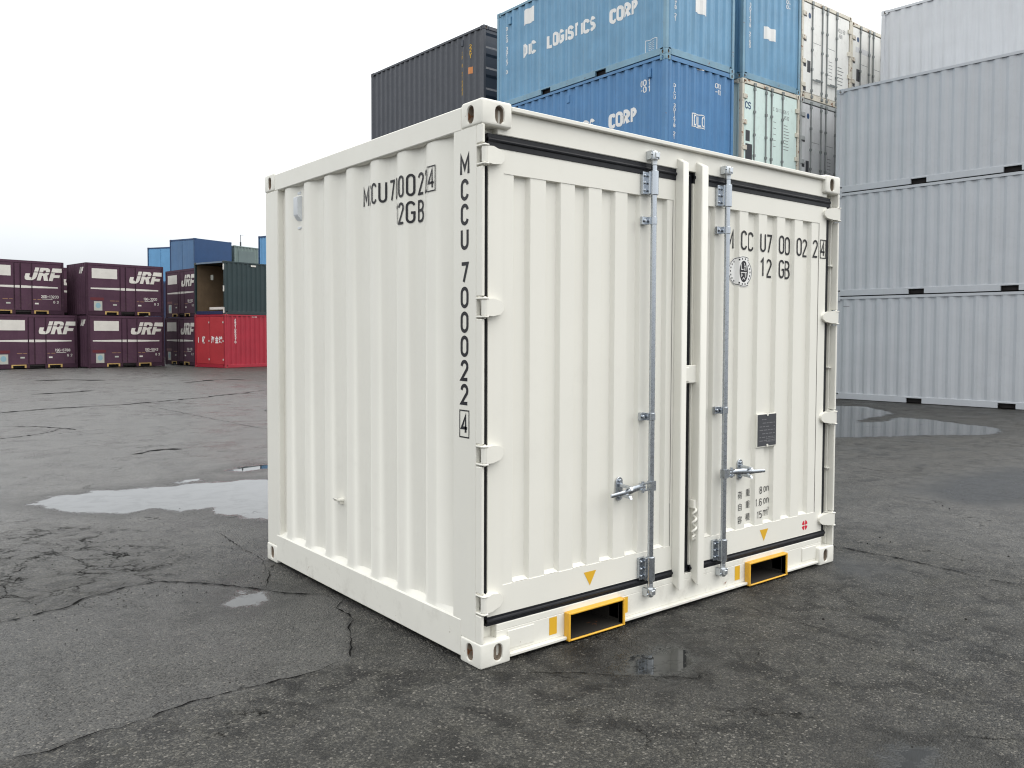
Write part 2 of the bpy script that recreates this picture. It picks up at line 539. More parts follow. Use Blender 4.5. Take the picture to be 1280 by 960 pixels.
def ribbon(path, t):
    """list of quads (2D) along a polyline of thickness t"""
    p = [Vector(q) for q in path]
    p = [q for i, q in enumerate(p) if i == 0 or (q - p[i - 1]).length > 1e-6]
    L, Rr = [], []
    for i, q in enumerate(p):
        d1 = (q - p[i - 1]).normalized() if i else None
        d2 = (p[i + 1] - q).normalized() if i < len(p) - 1 else None
        if d1 is None: d1 = d2
        if d2 is None: d2 = d1
        n1 = Vector((-d1.y, d1.x)); n2 = Vector((-d2.y, d2.x))
        mth = n1 + n2
        if mth.length < 0.3:
            mth = n1
        mth.normalize()
        k = min(1 / max(mth.dot(n1), 0.3), 2.2)
        L.append(q + mth * (t / 2) * k); Rr.append(q - mth * (t / 2) * k)
    return [(Rr[i], Rr[i + 1], L[i + 1], L[i]) for i in range(len(p) - 1)]


class Letters:
    """collects flat 2D shapes (u, v) on a surface, cuts them at the kinks and lays them on the profile"""

    def __init__(self):
        self.items = []                 # (polygon, layer, mat)

    def poly(self, pts, layer=0, m=0):
        self.items.append(([tuple(p) for p in pts], layer, m))

    def rect(self, u0, u1, v0, v1, layer=0, m=0):
        self.poly([(u0, v0), (u1, v0), (u1, v1), (u0, v1)], layer, m)

    def char(self, ch, uc, v0, h, w, t, layer=0, m=0, vertical=False, shear=0.0):
        for si, st in enumerate(glyph(ch, w / h)):
            pts = [(uc - w / 2 + x * h + shear * y * h, v0 + y * h) for x, y in st]
            for q in ribbon(pts, t):
                self.poly(q, layer + si, m)

    def text(self, s, u0, v0, h, w, t, gap, layer=0, m=0, shear=0.0, squash=None):
        u = u0
        for ch in s:
            if ch == ' ':
                u += w * 0.8 + gap * 0.5
                continue
            ww = w * (0.25 if ch in 'I.' else 0.62 if ch in '1' else 1.25 if ch in 'Mm' else 1)
            self.char(ch, u + ww / 2, v0, h, ww, t, layer, m, shear=shear)
            u += ww + gap
        return u

    def font(self, s, u0, v0, size, layer=0, m=0, sx=1.0, bold=0.0):
        cu = bpy.data.curves.new('glyphs', 'FONT')
        cu.body = s; cu.size = size; cu.offset = bold; cu.resolution_u = 3
        ob = bpy.data.objects.new('glyphs', cu)
        COL.objects.link(ob)
        dg = bpy.context.evaluated_depsgraph_get()
        me = bpy.data.meshes.new_from_object(ob.evaluated_get(dg))
        for p in me.polygons:
            self.poly([(u0 + me.vertices[i].co.x * sx, v0 + me.vertices[i].co.y) for i in p.vertices], layer, m)
        bpy.data.objects.remove(ob); bpy.data.curves.remove(cu); bpy.data.meshes.remove(me)

    def build(self, name, mats, parent, P, prof=None, kinks=(), d0=0.0, eps=0.0015, step=0.0004):
        co, polys, idx = [], [], []
        for layer in sorted({it[1] for it in self.items}):
            bm = bmesh.new()
            for pts, la, m in self.items:
                if la == layer:
                    f = bm.faces.new([bm.verts.new((p[0], p[1], 0)) for p in pts]); f.material_index = m
            us = [v.co.x for v in bm.verts]
            lo, hi = min(us), max(us)
            for k in kinks:
                if lo < k < hi:
                    bmesh.ops.bisect_plane(bm, geom=bm.verts[:] + bm.edges[:] + bm.faces[:], plane_co=(k, 0, 0), plane_no=(1, 0, 0))
            bm.verts.index_update()
            base = len(co)
            for v in bm.verts:
                u, w = v.co.x, v.co.y
                co.append(P(u, d0 + (prof(u) if prof else 0.0) - eps - layer * step, w))
            for f in bm.faces:
                polys.append([base + v.index for v in f.verts]); idx.append(f.material_index)
            bm.free()
        me = bpy.data.meshes.new(name)
        me.from_pydata([tuple(c) for c in co], [], polys)
        me.polygons.foreach_set('material_index', idx)
        me.update()
        for mt in (mats if isinstance(mats, (list, tuple)) else [mats]):
            me.materials.append(mt)
        o = bpy.data.objects.new(name, me)
        COL.objects.link(o)
        o.parent = parent
        return o

# ------------------------------------------------------------------ ground
def gz(x, y):
    """the yard falls a little away from the camera for drainage"""
    d = np.hypot(x, y)
    s = lambda a, b: np.clip((d - a) / (b - a), 0, 1) ** 2 * (3 - 2 * np.clip((d - a) / (b - a), 0, 1))
    return -0.065 * s(6, 17) - 0.055 * s(20, 37)


PUDDLES = [
    [(-0.94, 5.5), (-0.77, 4.98), (-0.42, 4.55), (-0.13, 4.66), (0.04, 4.31), (0.29, 4.37), (0.25, 4.11), (0.34, 3.84), (0.47, 3.58), (0.89, 3.18), (2.03, 5.43), (1.27, 5.49), (0.61, 5.64), (0.16, 5.7), (-0.33, 5.81), (-0.76, 5.73)],
    [(1.09, 6.29), (1.44, 6.46), (1.74, 6.38), (1.62, 6.1), (1.21, 6.13)],
    [(0.4, 5.86), (0.67, 5.95), (0.69, 5.82), (0.43, 5.71)],
    [(15.28, 7.6), (15.83, 6.65), (14.72, 5.48), (12.84, 5.2), (12.2, 4.93), (12.76, 4.69), (13.94, 4.98), (13.96, 4.37), (13.51, 3.6), (13.48, 3.11), (12.83, 2.66), (11.88, 2.67), (11.32, 3.1), (10.49, 3.45), (9.3, 3.97)],
    [(-0.52, 1.75), (-0.43, 1.81), (-0.29, 1.7), (-0.36, 1.55), (-0.47, 1.54), (-0.55, 1.61)],
    [(0.48, -0.35), (0.65, -0.31), (0.92, -0.32), (0.91, -0.43), (0.67, -0.61), (0.46, -0.44)],
    [(0.71, -1.54), (0.82, -1.55), (0.89, -1.63), (0.84, -1.68), (0.71, -1.71), (0.61, -1.64)],
]
DAMP = [
    [(6.02, 1.01), (7.24, 1.16), (8.92, 0.88), (8.9, -0.6), (6.08, -0.12), (5.68, 0.19), (5.66, 0.53)],
    [(2.9, 0.02), (3.16, 0.0), (3.16, -0.37), (2.83, -0.35), (2.65, -0.21)],
]
PATCH = [(-1.84, 1.94), (-1.62, 2.08), (-1.29, 2.14), (-1.12, 2.28), (-0.75, 2.33), (-0.58, 2.17), (-0.26, 1.7), (0.02, 1.36), (-0.42, 0.46), (-0.87, 0.45), (-1.08, 0.45), (-1.27, 0.45), (-1.54, 0.43), (-1.83, 0.4), (-3.2, 0.2), (-3.2, 1.7)]
BROKEN = [(-2.4, 5.6), (-1.66, 5.24), (-0.93, 4.6), (-0.55, 4.1), (-0.4, 3.06), (-0.5, 2.31), (-0.75, 2.33), (-1.12, 2.28), (-1.62, 2.08), (-3.2, 1.8)]


def sdf(poly, X, Y):
    """signed distance, negative inside"""
    P = np.array(poly)
    best = np.full(X.shape, 1e9)
    inside = np.zeros(X.shape, bool)
    n = len(P)
    for i in range(n):
        a = P[i]; b = P[(i + 1) % n]
        ex, ey = b - a
        t = np.clip(((X - a[0]) * ex + (Y - a[1]) * ey) / (ex * ex + ey * ey), 0, 1)
        best = np.minimum(best, np.hypot(X - a[0] - t * ex, Y - a[1] - t * ey))
        c = ((a[1] > Y) != (b[1] > Y))
        with np.errstate(divide='ignore', invalid='ignore'):
            xi = (b[0] - a[0]) * (Y - a[1]) / (b[1] - a[1] + 1e-12) + a[0]
        inside ^= c & (X < xi)
    return np.where(inside, -best, best)


def axis(lo, hi, step, far):
    a = list(np.arange(lo, hi, step))
    s = step; x = hi
    right = []
    while x < far:
        right.append(x); s *= 1.13; x += s
    right.append(far)
    s = step; x = lo; left = []
    while x > -far:
        s *= 1.13; x -= s; left.append(x)
    left[-1] = -far
    return np.array(left[::-1] + a + right)


def ground_material():
    m, n, l, b = new_mat('wet_asphalt')
    co = n.new('ShaderNodeTexCoord').outputs['Object']
    at = lambda nm: (lambda a: (setattr(a, 'attribute_name', nm), a)[1].outputs['Fac'])(n.new('ShaderNodeAttribute'))
    pud, damp, patch, broken = at('puddle'), at('damp'), at('patch'), at('broken')
    n_edge = noise(n, l, co, 5.0, 7, 0.65)
    n_big = noise(n, l, co, 0.45, 5, 0.6)
    n_mid = noise(n, l, co, 2.2, 6, 0.62)
    n_fine = noise(n, l, co, 70, 4, 0.7)
    # puddle mask with a ragged edge
    e = math_node(n, l, 'ADD', pud, math_node(n, l, 'MULTIPLY', math_node(n, l, 'SUBTRACT', n_edge, 0.5), 0.42))
    e = math_node(n, l, 'ADD', e, math_node(n, l, 'MULTIPLY', math_node(n, l, 'SUBTRACT', n_fine, 0.5), 0.10))
    water = rng_node(n, l, e, 0.07, -0.03, 0, 1, True)
    damp_pud = rng_node(n, l, e, 0.42, 0.0, 0, 1, True)
    e2 = math_node(n, l, 'ADD', damp, math_node(n, l, 'MULTIPLY', math_node(n, l, 'SUBTRACT', n_edge, 0.5), 0.35))
    film = rng_node(n, l, e2, 0.32, -0.38, 0, 1, True)
    # stones
    vo = n.new('ShaderNodeTexVoronoi'); vo.inputs['Scale'].default_value = 130
    l.new(co, vo.inputs['Vector'])
    vs = n.new('ShaderNodeSeparateColor'); l.new(vo.outputs['Color'], vs.inputs[0])
    vo2 = n.new('ShaderNodeTexVoronoi'); vo2.inputs['Scale'].default_value = 120
    l.new(co, vo2.inputs['Vector'])
    vs2 = n.new('ShaderNodeSeparateColor'); l.new(vo2.outputs['Color'], vs2.inputs[0])
    base = mixc(n, l, rng_node(n, l, n_big, 0.35, 0.65), (0.021, 0.021, 0.0195), (0.033, 0.0325, 0.029))
    base = mixc(n, l, rng_node(n, l, n_mid, 0.35, 0.7), base, (0.026, 0.026, 0.024))
    n_blot = noise(n, l, co, 5.5, 5, 0.6, None, 0.6)
    n_blot2 = noise(n, l, co, 1.3, 4, 0.6)
    bl = math_node(n, l, 'MULTIPLY', rng_node(n, l, n_blot, 0.45, 0.60), rng_node(n, l, n_blot2, 0.38, 0.58, 0.3, 1.0))
    base = mixc(n, l, bl, base, (0.009, 0.009, 0.009))
    ol = noise(n, l, co, 7.0, 5, 0.6)
    base = mixc(n, l, rng_node(n, l, ol, 0.5, 0.72, 0, 0.7), base, (0.054, 0.052, 0.042))
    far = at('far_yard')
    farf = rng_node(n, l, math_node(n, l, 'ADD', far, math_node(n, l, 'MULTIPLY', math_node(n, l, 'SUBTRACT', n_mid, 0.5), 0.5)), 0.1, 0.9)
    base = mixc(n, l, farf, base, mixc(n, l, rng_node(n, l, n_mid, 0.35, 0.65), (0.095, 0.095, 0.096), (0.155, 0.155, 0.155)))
    pm = rng_node(n, l, math_node(n, l, 'ADD', patch, math_node(n, l, 'MULTIPLY', math_node(n, l, 'SUBTRACT', n_edge, 0.5), 0.06)), 0.02, -0.02)
    base = mixc(n, l, pm, base, mixc(n, l, n_mid, (0.062, 0.062, 0.060), (0.082, 0.081, 0.077)))
    stones = rng_node(n, l, vs.outputs[0], 0.45, 1.0)
    sm = math_node(n, l, 'MULTIPLY', stones, rng_node(n, l, pm, 0, 1, 0.8, 0.45))
    sm = math_node(n, l, 'MULTIPLY', sm, rng_node(n, l, bl, 0, 1, 1.0, 0.25))
    base = mixc(n, l, sm, base, (0.125, 0.118, 0.102))
    dk = rng_node(n, l, vs.outputs[1], 0.5, 0.9, 0, 0.85)
    base = mixc(n, l, dk, base, (0.010, 0.010, 0.010))
    wh = rng_node(n, l, vs2.outputs[0], 0.95, 0.98, 0, 0.6)
    base = mixc(n, l, wh, base, (0.24, 0.225, 0.20))
    # broken area: alligator cracks
    wv = n.new('ShaderNodeVectorMath'); wv.operation = 'ADD'
    wn_ = n.new('ShaderNodeTexNoise'); wn_.inputs['Scale'].default_value = 3.0; wn_.inputs['Detail'].default_value = 9; wn_.inputs['Roughness'].default_value = 0.66
    l.new(co, wn_.inputs['Vector'])
    sc = n.new('ShaderNodeVectorMath'); sc.operation = 'SCALE'; sc.inputs['Scale'].default_value = 0.75
    l.new(wn_.outputs['Color'], sc.inputs[0])
    l.new(co, wv.inputs[0]); l.new(sc.outputs[0], wv.inputs[1])
    vd = n.new('ShaderNodeTexVoronoi'); vd.feature = 'DISTANCE_TO_EDGE'; vd.inputs['Scale'].default_value = 2.3
    l.new(wv.outputs[0], vd.inputs['Vector'])
    n_blot0 = noise(n, l, co, 3.6, 6, 0.68)
    bm_ = rng_node(n, l, math_node(n, l, 'ADD', broken, math_node(n, l, 'MULTIPLY', math_node(n, l, 'SUBTRACT', n_mid, 0.5), 1.2)), 0.1, -0.25)
    crk = math_node(n, l, 'MULTIPLY', rng_node(n, l, vd.outputs['Distance'], 0.036, 0.006), math_node(n, l, 'MULTIPLY', bm_, rng_node(n, l, n_blot0, 0.42, 0.56)))
    vd3 = n.new('ShaderNodeTexVoronoi'); vd3.feature = 'DISTANCE_TO_EDGE'; vd3.inputs['Scale'].default_value = 6.5
    l.new(wv.outputs[0], vd3.inputs['Vector'])
    crk2 = math_node(n, l, 'MULTIPLY', rng_node(n, l, vd3.outputs['Distance'], 0.05, 0.012), math_node(n, l, 'MULTIPLY', bm_, rng_node(n, l, n_blot0, 0.50, 0.62)))
    crk = math_node(n, l, 'MAXIMUM', crk, math_node(n, l, 'MULTIPLY', crk2, 0.8))
    slab = math_node(n, l, 'MULTIPLY', bm_, rng_node(n, l, n_edge, 0.38, 0.62))
    base = mixc(n, l, math_node(n, l, 'MULTIPLY', slab, 0.45), base, (0.105, 0.102, 0.095))
    wide = math_node(n, l, 'MULTIPLY', rng_node(n, l, vd.outputs['Distance'], 0.26, 0.03), bm_)
    base = mixc(n, l, math_node(n, l, 'MULTIPLY', wide, math_node(n, l, 'MULTIPLY', rng_node(n, l, n_edge, 0.40, 0.6), 0.5)), base, (0.024, 0.023, 0.021))
    base = mixc(n, l, math_node(n, l, 'MULTIPLY', crk, 0.88), base, (0.011, 0.011, 0.0105))
    # hairline cracks over the whole yard
    vd2 = n.new('ShaderNodeTexVoronoi'); vd2.feature = 'DISTANCE_TO_EDGE'; vd2.inputs['Scale'].default_value = 0.42
    l.new(wv.outputs[0], vd2.inputs['Vector'])
    hair = math_node(n, l, 'MULTIPLY', rng_node(n, l, vd2.outputs['Distance'], 0.006, 0.001), rng_node(n, l, n_mid, 0.5, 0.6))
    base = mixc(n, l, math_node(n, l, 'MULTIPLY', hair, 0.7), base, (0.012, 0.012, 0.012))
    # wet darkening
    base = mixc(n, l, math_node(n, l, 'MULTIPLY', damp_pud, 0.6), base, (0.020, 0.020, 0.019))
    base = mixc(n, l, film, base, (0.026, 0.026, 0.026))
    base = mixc(n, l, water, base, (0.022, 0.023, 0.023))
    l.new(base, b.inputs['Base Color'])
    # roughness: damp asphalt, film, water
    r0 = rng_node(n, l, n_mid, 0.32, 0.68, 0.36, 0.60)
    r0 = math_node(n, l, 'ADD', r0, rng_node(n, l, n_big, 0.35, 0.65, -0.06, 0.06))
    wet = math_node(n, l, 'MULTIPLY', at('wet_yard'), rng_node(n, l, n_mid, 0.3, 0.62, 0.55, 1.0))
    r0 = math_node(n, l, 'SUBTRACT', r0, math_node(n, l, 'MULTIPLY', wet, 0.20))
    r0 = math_node(n, l, 'ADD', r0, rng_node(n, l, n_fine, 0.3, 0.7, -0.08, 0.10))
    mx = lambda f, a, v: (lambda q: (l.new(f, q.inputs['Factor']), l.new(a, q.inputs['A']), setattr(q.inputs['B'], 'default_value', v), q.outputs['Result'])[-1])(n.new('ShaderNodeMix'))
    r0 = mx(math_node(n, l, 'MULTIPLY', film, 0.75), r0, 0.20)
    r0 = mx(crk, r0, 0.8)
    r0 = mx(water, r0, 0.015)
    l.new(r0, b.inputs['Roughness'])
    sp = math_node(n, l, 'MULTIPLY', math_node(n, l, 'SUBTRACT', 1.0, math_node(n, l, 'MAXIMUM', crk, hair)), 0.5)
    sp = math_node(n, l, 'MULTIPLY', sp, rng_node(n, l, bl, 0, 1, 0.9, 0.55))
    l.new(sp, b.inputs['Specular IOR Level'])
    b.inputs['IOR'].default_value = 1.45
    # bump
    h = math_node(n, l, 'MULTIPLY', vo.outputs['Distance'], -0.0075)
    h = math_node(n, l, 'ADD', h, math_node(n, l, 'MULTIPLY', n_fine, 0.0075))
    h = math_node(n, l, 'ADD', h, math_node(n, l, 'MULTIPLY', n_edge, 0.012))
    h = math_node(n, l, 'SUBTRACT', h, math_node(n, l, 'MULTIPLY', wide, 0.012))
    h = math_node(n, l, 'SUBTRACT', h, math_node(n, l, 'MULTIPLY', crk, 0.012))
    h = math_node(n, l, 'SUBTRACT', h, math_node(n, l, 'MULTIPLY', hair, 0.004))
    keep = math_node(n, l, 'MULTIPLY', math_node(n, l, 'SUBTRACT', 1.0, water), rng_node(n, l, film, 0, 1, 1.0, 0.12))
    bn = n.new('ShaderNodeBump')
    bn.inputs['Distance'].default_value = 1.0
    l.new(keep, bn.inputs['Strength'])
    l.new(h, bn.inputs['Height'])
    l.new(bn.outputs[0], b.inputs['Normal'])
    return m


def build_ground():
    xs = axis(-4.0, 9.0, 0.07, 900.0)
    ys = axis(-4.0, 9.0, 0.07, 900.0)
    X, Y = np.meshgrid(xs, ys)
    nx, ny = len(xs), len(ys)
    Z = gz(X, Y)
    co = np.stack([X, Y, Z], -1).reshape(-1, 3)
    i = np.arange(nx - 1)[None, :] + np.arange(ny - 1)[:, None] * nx
    q = np.stack([i, i + 1, i + 1 + nx, i + nx], -1).reshape(-1, 4)
    me = bpy.data.meshes.new('ground')
    me.vertices.add(len(co)); me.vertices.foreach_set('co', co.ravel())
    me.loops.add(q.size); me.loops.foreach_set('vertex_index', q.ravel().astype(np.int32))
    me.polygons.add(len(q))
    me.polygons.foreach_set('loop_start', (np.arange(len(q)) * 4).astype(np.int32))
    me.polygons.foreach_set('loop_total', np.full(len(q), 4, np.int32))
    me.update(calc_edges=True)
    for nm, polys in (('puddle', PUDDLES), ('damp', DAMP), ('patch', [PATCH]), ('broken', [BROKEN])):
        d = np.full(X.shape, 1e3)
        for p in polys:
            d = np.minimum(d, sdf(p, X, Y))
        a = me.attributes.new(nm, 'FLOAT', 'POINT')
        a.data.foreach_set('value', np.clip(d, -9, 9).ravel().astype(np.float32))
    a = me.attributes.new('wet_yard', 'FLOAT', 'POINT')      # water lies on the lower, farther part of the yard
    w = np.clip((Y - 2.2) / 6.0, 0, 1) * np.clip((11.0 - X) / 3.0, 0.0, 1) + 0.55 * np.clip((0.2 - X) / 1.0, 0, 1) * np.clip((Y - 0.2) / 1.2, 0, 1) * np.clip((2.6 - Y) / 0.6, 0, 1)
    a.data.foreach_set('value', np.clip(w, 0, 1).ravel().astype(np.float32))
    a = me.attributes.new('far_yard', 'FLOAT', 'POINT')      # paler base colour towards the far yard and on the right
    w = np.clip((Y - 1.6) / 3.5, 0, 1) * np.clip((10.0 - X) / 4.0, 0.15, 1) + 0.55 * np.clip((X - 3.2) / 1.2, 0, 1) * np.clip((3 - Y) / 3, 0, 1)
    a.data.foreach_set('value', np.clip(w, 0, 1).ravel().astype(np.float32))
    for p in me.polygons:
        p.use_smooth = True
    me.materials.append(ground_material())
    o = bpy.data.objects.new('ground', me)
    COL.objects.link(o)
    o['kind'] = 'structure'
    return o


GROUND = build_ground()

CRACKS = [
    ([(0.02, 1.36), (-0.09, 1.19), (-0.09, 1.06), (-0.2, 0.87), (-0.27, 0.71), (-0.41, 0.48)], 0.010),
    ([(-0.41, 0.48), (-0.57, 0.46), (-0.87, 0.47), (-1.07, 0.45), (-1.14, 0.47), (-1.27, 0.45), (-1.43, 0.41), (-1.54, 0.43), (-1.68, 0.4), (-1.83, 0.4), (-1.98, 0.37)], 0.009),
    ([(-1.83, 2.01), (-1.62, 2.08), (-1.29, 2.14), (-1.12, 2.28), (-0.92, 2.32), (-0.75, 2.33), (-0.58, 2.17), (-0.42, 1.96), (-0.26, 1.7), (-0.11, 1.52), (0.02, 1.36)], 0.013),
    ([(-2.2, 15.1), (0.24, 16.42), (1.18, 16.9), (2.8, 17.03), (6.08, 18.94), (7.45, 20.06)], 0.10),
    ([(2.83, 17.87), (2.99, 17.46), (3.09, 14.31), (3.13, 11.54), (3.19, 9.78), (3.37, 8.57), (3.4, 4.0), (3.36, 0.2), (3.4, -0.11), (3.42, -0.43), (3.36, -0.76), (3.38, -1.12), (3.4, -2.6)], 0.016),
    ([(0.09, -0.09), (0.32, -0.29), (0.47, -0.45), (0.63, -0.59), (0.76, -0.74)], 0.005),
    ([(-0.16, 13.34), (0.37, 12.94), (0.69, 12.09), (0.75, 11.9)], 0.05),
    ([(-0.9, 11.2), (-0.42, 11.32), (0.16, 11.64), (0.61, 12.3)], 0.04),
    ([(-0.28, 1.81), (-0.16, 2.04), (0.03, 2.37), (0.1, 2.6)], 0.006),
    ([(-0.0, 3.42), (-0.04, 2.83), (-0.05, 2.43), (-0.15, 2.03)], 0.005),
    ([(1.29, -0.06), (1.34, -0.31), (1.37, -0.58)], 0.004),
    ([(1.73, -0.1), (1.7, -0.51), (1.72, -0.9)], 0.004),
    ([(0.6, 8.3), (0.9, 8.45), (1.3, 8.4)], 0.10),
    ([(2.9, 29.5), (4.0, 29.4), (4.9, 28.3)], 0.35),
    ([(1.6, 21.8), (2.6, 22.0), (3.4, 22.6)], 0.22),
    ([(4.6, 13.6), (5.0, 13.9), (5.3, 13.6)], 0.12),
    ([(6.5, 25.0), (8.2, 26.6), (9.0, 26.0)], 0.25),
]
for ci, (pts, w) in enumerate(CRACKS):
    P = [Vector(p) for p in pts]
    dense = []
    step = max(0.035, w * 0.9)
    for a, b in zip(P, P[1:]):
        k = max(2, int((b - a).length / step))
        dense += [a.lerp(b, i / k) for i in range(k)]
    dense.append(P[-1])
    mb = MB()
    rows = [[], []]
    amp = min(0.09, 0.012 + w * 0.8)
    wob = 0.0
    N = len(dense)
    for i, p in enumerate(dense):
        t = (dense[min(i + 1, N - 1)] - dense[max(i - 1, 0)]).normalized()
        nrm = Vector((-t.y, t.x))
        wob = wob * 0.72 + random.uniform(-amp, amp) * 0.6
        taper = min(1, i / (N * 0.12 + 1e-3), (N - 1 - i) / (N * 0.12 + 1e-3))
        ww = w * 1.25 * (0.12 + random.random() ** 1.6 * 1.15) * (0.06 + 0.94 * taper)
        c = p + nrm * wob
        for r, s in ((rows[0], 1), (rows[1], -1)):
            q = c + nrm * s * ww / 2
            r.append((q.x, q.y, float(gz(q.x, q.y)) + 0.0035 + 0.0004 * (ci % 5)))
    mb.quads(rows)
    mb.build('pavement_crack', CRACK, GROUND, smooth=0)

# loose stone chips
mb = MB()


def chip(x, y, r):
    z = float(gz(x, y))
    n = 5
    base = [(x + r * math.cos(2 * PI * i / n + r * 900) * random.uniform(0.7, 1.2), y + r * math.sin(2 * PI * i / n + r * 900) * random.uniform(0.7, 1.2)) for i in range(n)]
    lo = [mb.bm.verts.new((a, b, z - 0.002)) for a, b in base]
    hi = [mb.bm.verts.new((x + (a - x) * 0.55, y + (b - y) * 0.55, z + r * random.uniform(0.6, 1.0))) for a, b in base]
    for i in range(n):
        j = (i + 1) % n
        mb.bm.faces.new((lo[i], lo[j], hi[j], hi[i]))
    mb.bm.faces.new(hi)


for _ in range(420):
    u = random.random()
    if u < 0.45:
        x, y = random.uniform(-1.9, 0.1), random.uniform(1.9, 4.6)
    elif u < 0.6:
        x, y = random.gauss(-1.0, 0.35), random.gauss(2.15, 0.12)
    else:
        x, y = random.uniform(-2.2, 6), random.uniform(-2.2, 4)
    if 0 <= x <= 3 and 0 <= y <= 2.45:
        continue
    chip(x, y, random.choice((0.003, 0.0035, 0.004, 0.004, 0.005, 0.008 if x > 0.5 else 0.005)))
g = mb.build('gravel', STONE, None, smooth=0)
g['kind'] = 'stuff'

# ------------------------------------------------------------------ the cream container
W, D, H = 2.991, 2.438, 2.591
main = thing('shipping_container', 'cream white container with double doors and yellow fork pockets, standing alone on wet asphalt', 'container')
CB = [CREAM_WORN, CAVITY]
for sx, x in ((1, 0.0), (-1, W)):
    for sy, y in ((1, 0.0), (-1, D)):
        casting(CB, sx, sy, False, bevel=0.011, parent=main).location = (x, y, 0.0)
        casting(CB, sx, sy, True, bevel=0.014, parent=main).location = (x, y, H - 0.118)

HZ = (0.297, 0.984, 1.655, 2.340)         # hinge heights
PZ0, PZ1 = 0.116, H - 0.116


def post_front(left):
    s = (lambda x: x) if left else (lambda x: W - x)
    mb = MB()
    mb.box(s(0.005), s(0.03), 0.046, 0.226, PZ0, PZ1)               # outer side
    mb.box(s(0.03), s(0.115), 0.072, 0.10, PZ0, PZ1)                # back of the channel
    zs = [PZ0] + [v for h in HZ for v in (h - 0.052, h + 0.052)] + [PZ1]
    for a, b in zip(zs[::2], zs[1::2]):                             # front lip, notched at the hinges
        mb.box(s(0.005), s(0.022), 0.002, 0.0461, a, b)
    for z in (() if left else (0.64, 1.32, 2.0)):
        mb.box(s(0.0221), s(0.052), 0.030, 0.0719, z - 0.005, z + 0.005)
    return mb.build('corner_post', CREAM, main, bevel=0.003, seg=2)


post_l = post_front(True)
post_r = post_front(False)
for s in ((lambda x: x), (lambda x: W - x)):
    mb = MB()
    mb.box(s(0.005), s(0.16), D - 0.200, D - 0.004, PZ0, PZ1)
    mb.build('corner_post', CREAM, main, bevel=0.006, seg=2)

# side wall with trapezoid corrugation (outer flats end at y = 0.463 + k * 0.279)
SX = 0.014
SK, SPROF = corr_pts(0.224, 2.242, 0.463, 0.032, pitch=0.279)
P_left = lambda t, d, z: (d, t, z)
P_right = lambda t, d, z: (W - d, t, z)
P_back = lambda t, d, z: (t, D - d, z)
P_front = lambda t, d, z: (t, d, z)
# the corrugation starts on a recess at both posts
SK = [(0.224, 0.032)] + [k for k in SK[1:-1] if 0.33 < k[0] < 2.2] + [(2.206, 0.032), (2.242, 0.032)]
mb = MB()
corr_wall(mb, P_left, SK, 0.196, 2.468, SX, ledge=(0.010, 0.022), bend=0.018)
side = mb.build('side_wall', CREAM, main, smooth=40)
mb = MB()
corr_wall(mb, P_right, SK, 0.196, 2.468, SX, ledge=(0.010, 0.022), bend=0.010)
mb.build('side_wall', CREAM, main, smooth=40)
BK, BPROF = corr_pts(0.16, W - 0.16, 0.463, 0.036)
mb = MB()
corr_wall(mb, P_back, BK, 0.196, 2.468, SX, ledge=(0.010, 0.022), bend=0.010)
mb.build('back_wall', CREAM, main, smooth=40)
for s in ((lambda x: x), (lambda x: W - x)):
    mb = MB(); mb.box(s(0.004), s(0.07), 0.160, D - 0.160, 2.470, 2.578)
    mb.build('top_rail', CREAM, main, bevel=0.005, seg=2)
    mb = MB(); mb.box(s(0.002), s(0.09), 0.1595, D - 0.1595, 0.020, 0.196)
    mb.build('bottom_rail', CREAM_WORN, main, bevel=0.005, seg=2)
mb = MB(); mb.box(0.178, W - 0.178, D - 0.07, D - 0.004, 2.470, 2.578)
mb.build('top_rail', CREAM, main, bevel=0.005, seg=2)
mb = MB(); mb.box(0.178, W - 0.178, D - 0.09, D - 0.002, 0.020, 0.196)
mb.build('bottom_rail', CREAM_WORN, main, bevel=0.005, seg=2)
mb = MB(); mb.box(0.07, W - 0.07, 0.09, D - 0.07, 2.545, 2.568)
mb.build('roof', CREAM, main, bevel=0.004)
mb = MB(); mb.box(0.09, W - 0.09, 0.10, D - 0.09, 0.155, 0.19)
mb.build('floor', UNDER, main)
# header over the doors: face, projecting top lip
mb = MB()
mb.box(0.115, W - 0.115, 0.030, 0.12, 2.447, 2.556)
mb.box(0.179, W - 0.179, 0.004, 0.12, 2.5561, 2.577)
mb.build('door_header', CREAM, main, bevel=0.003, seg=2)
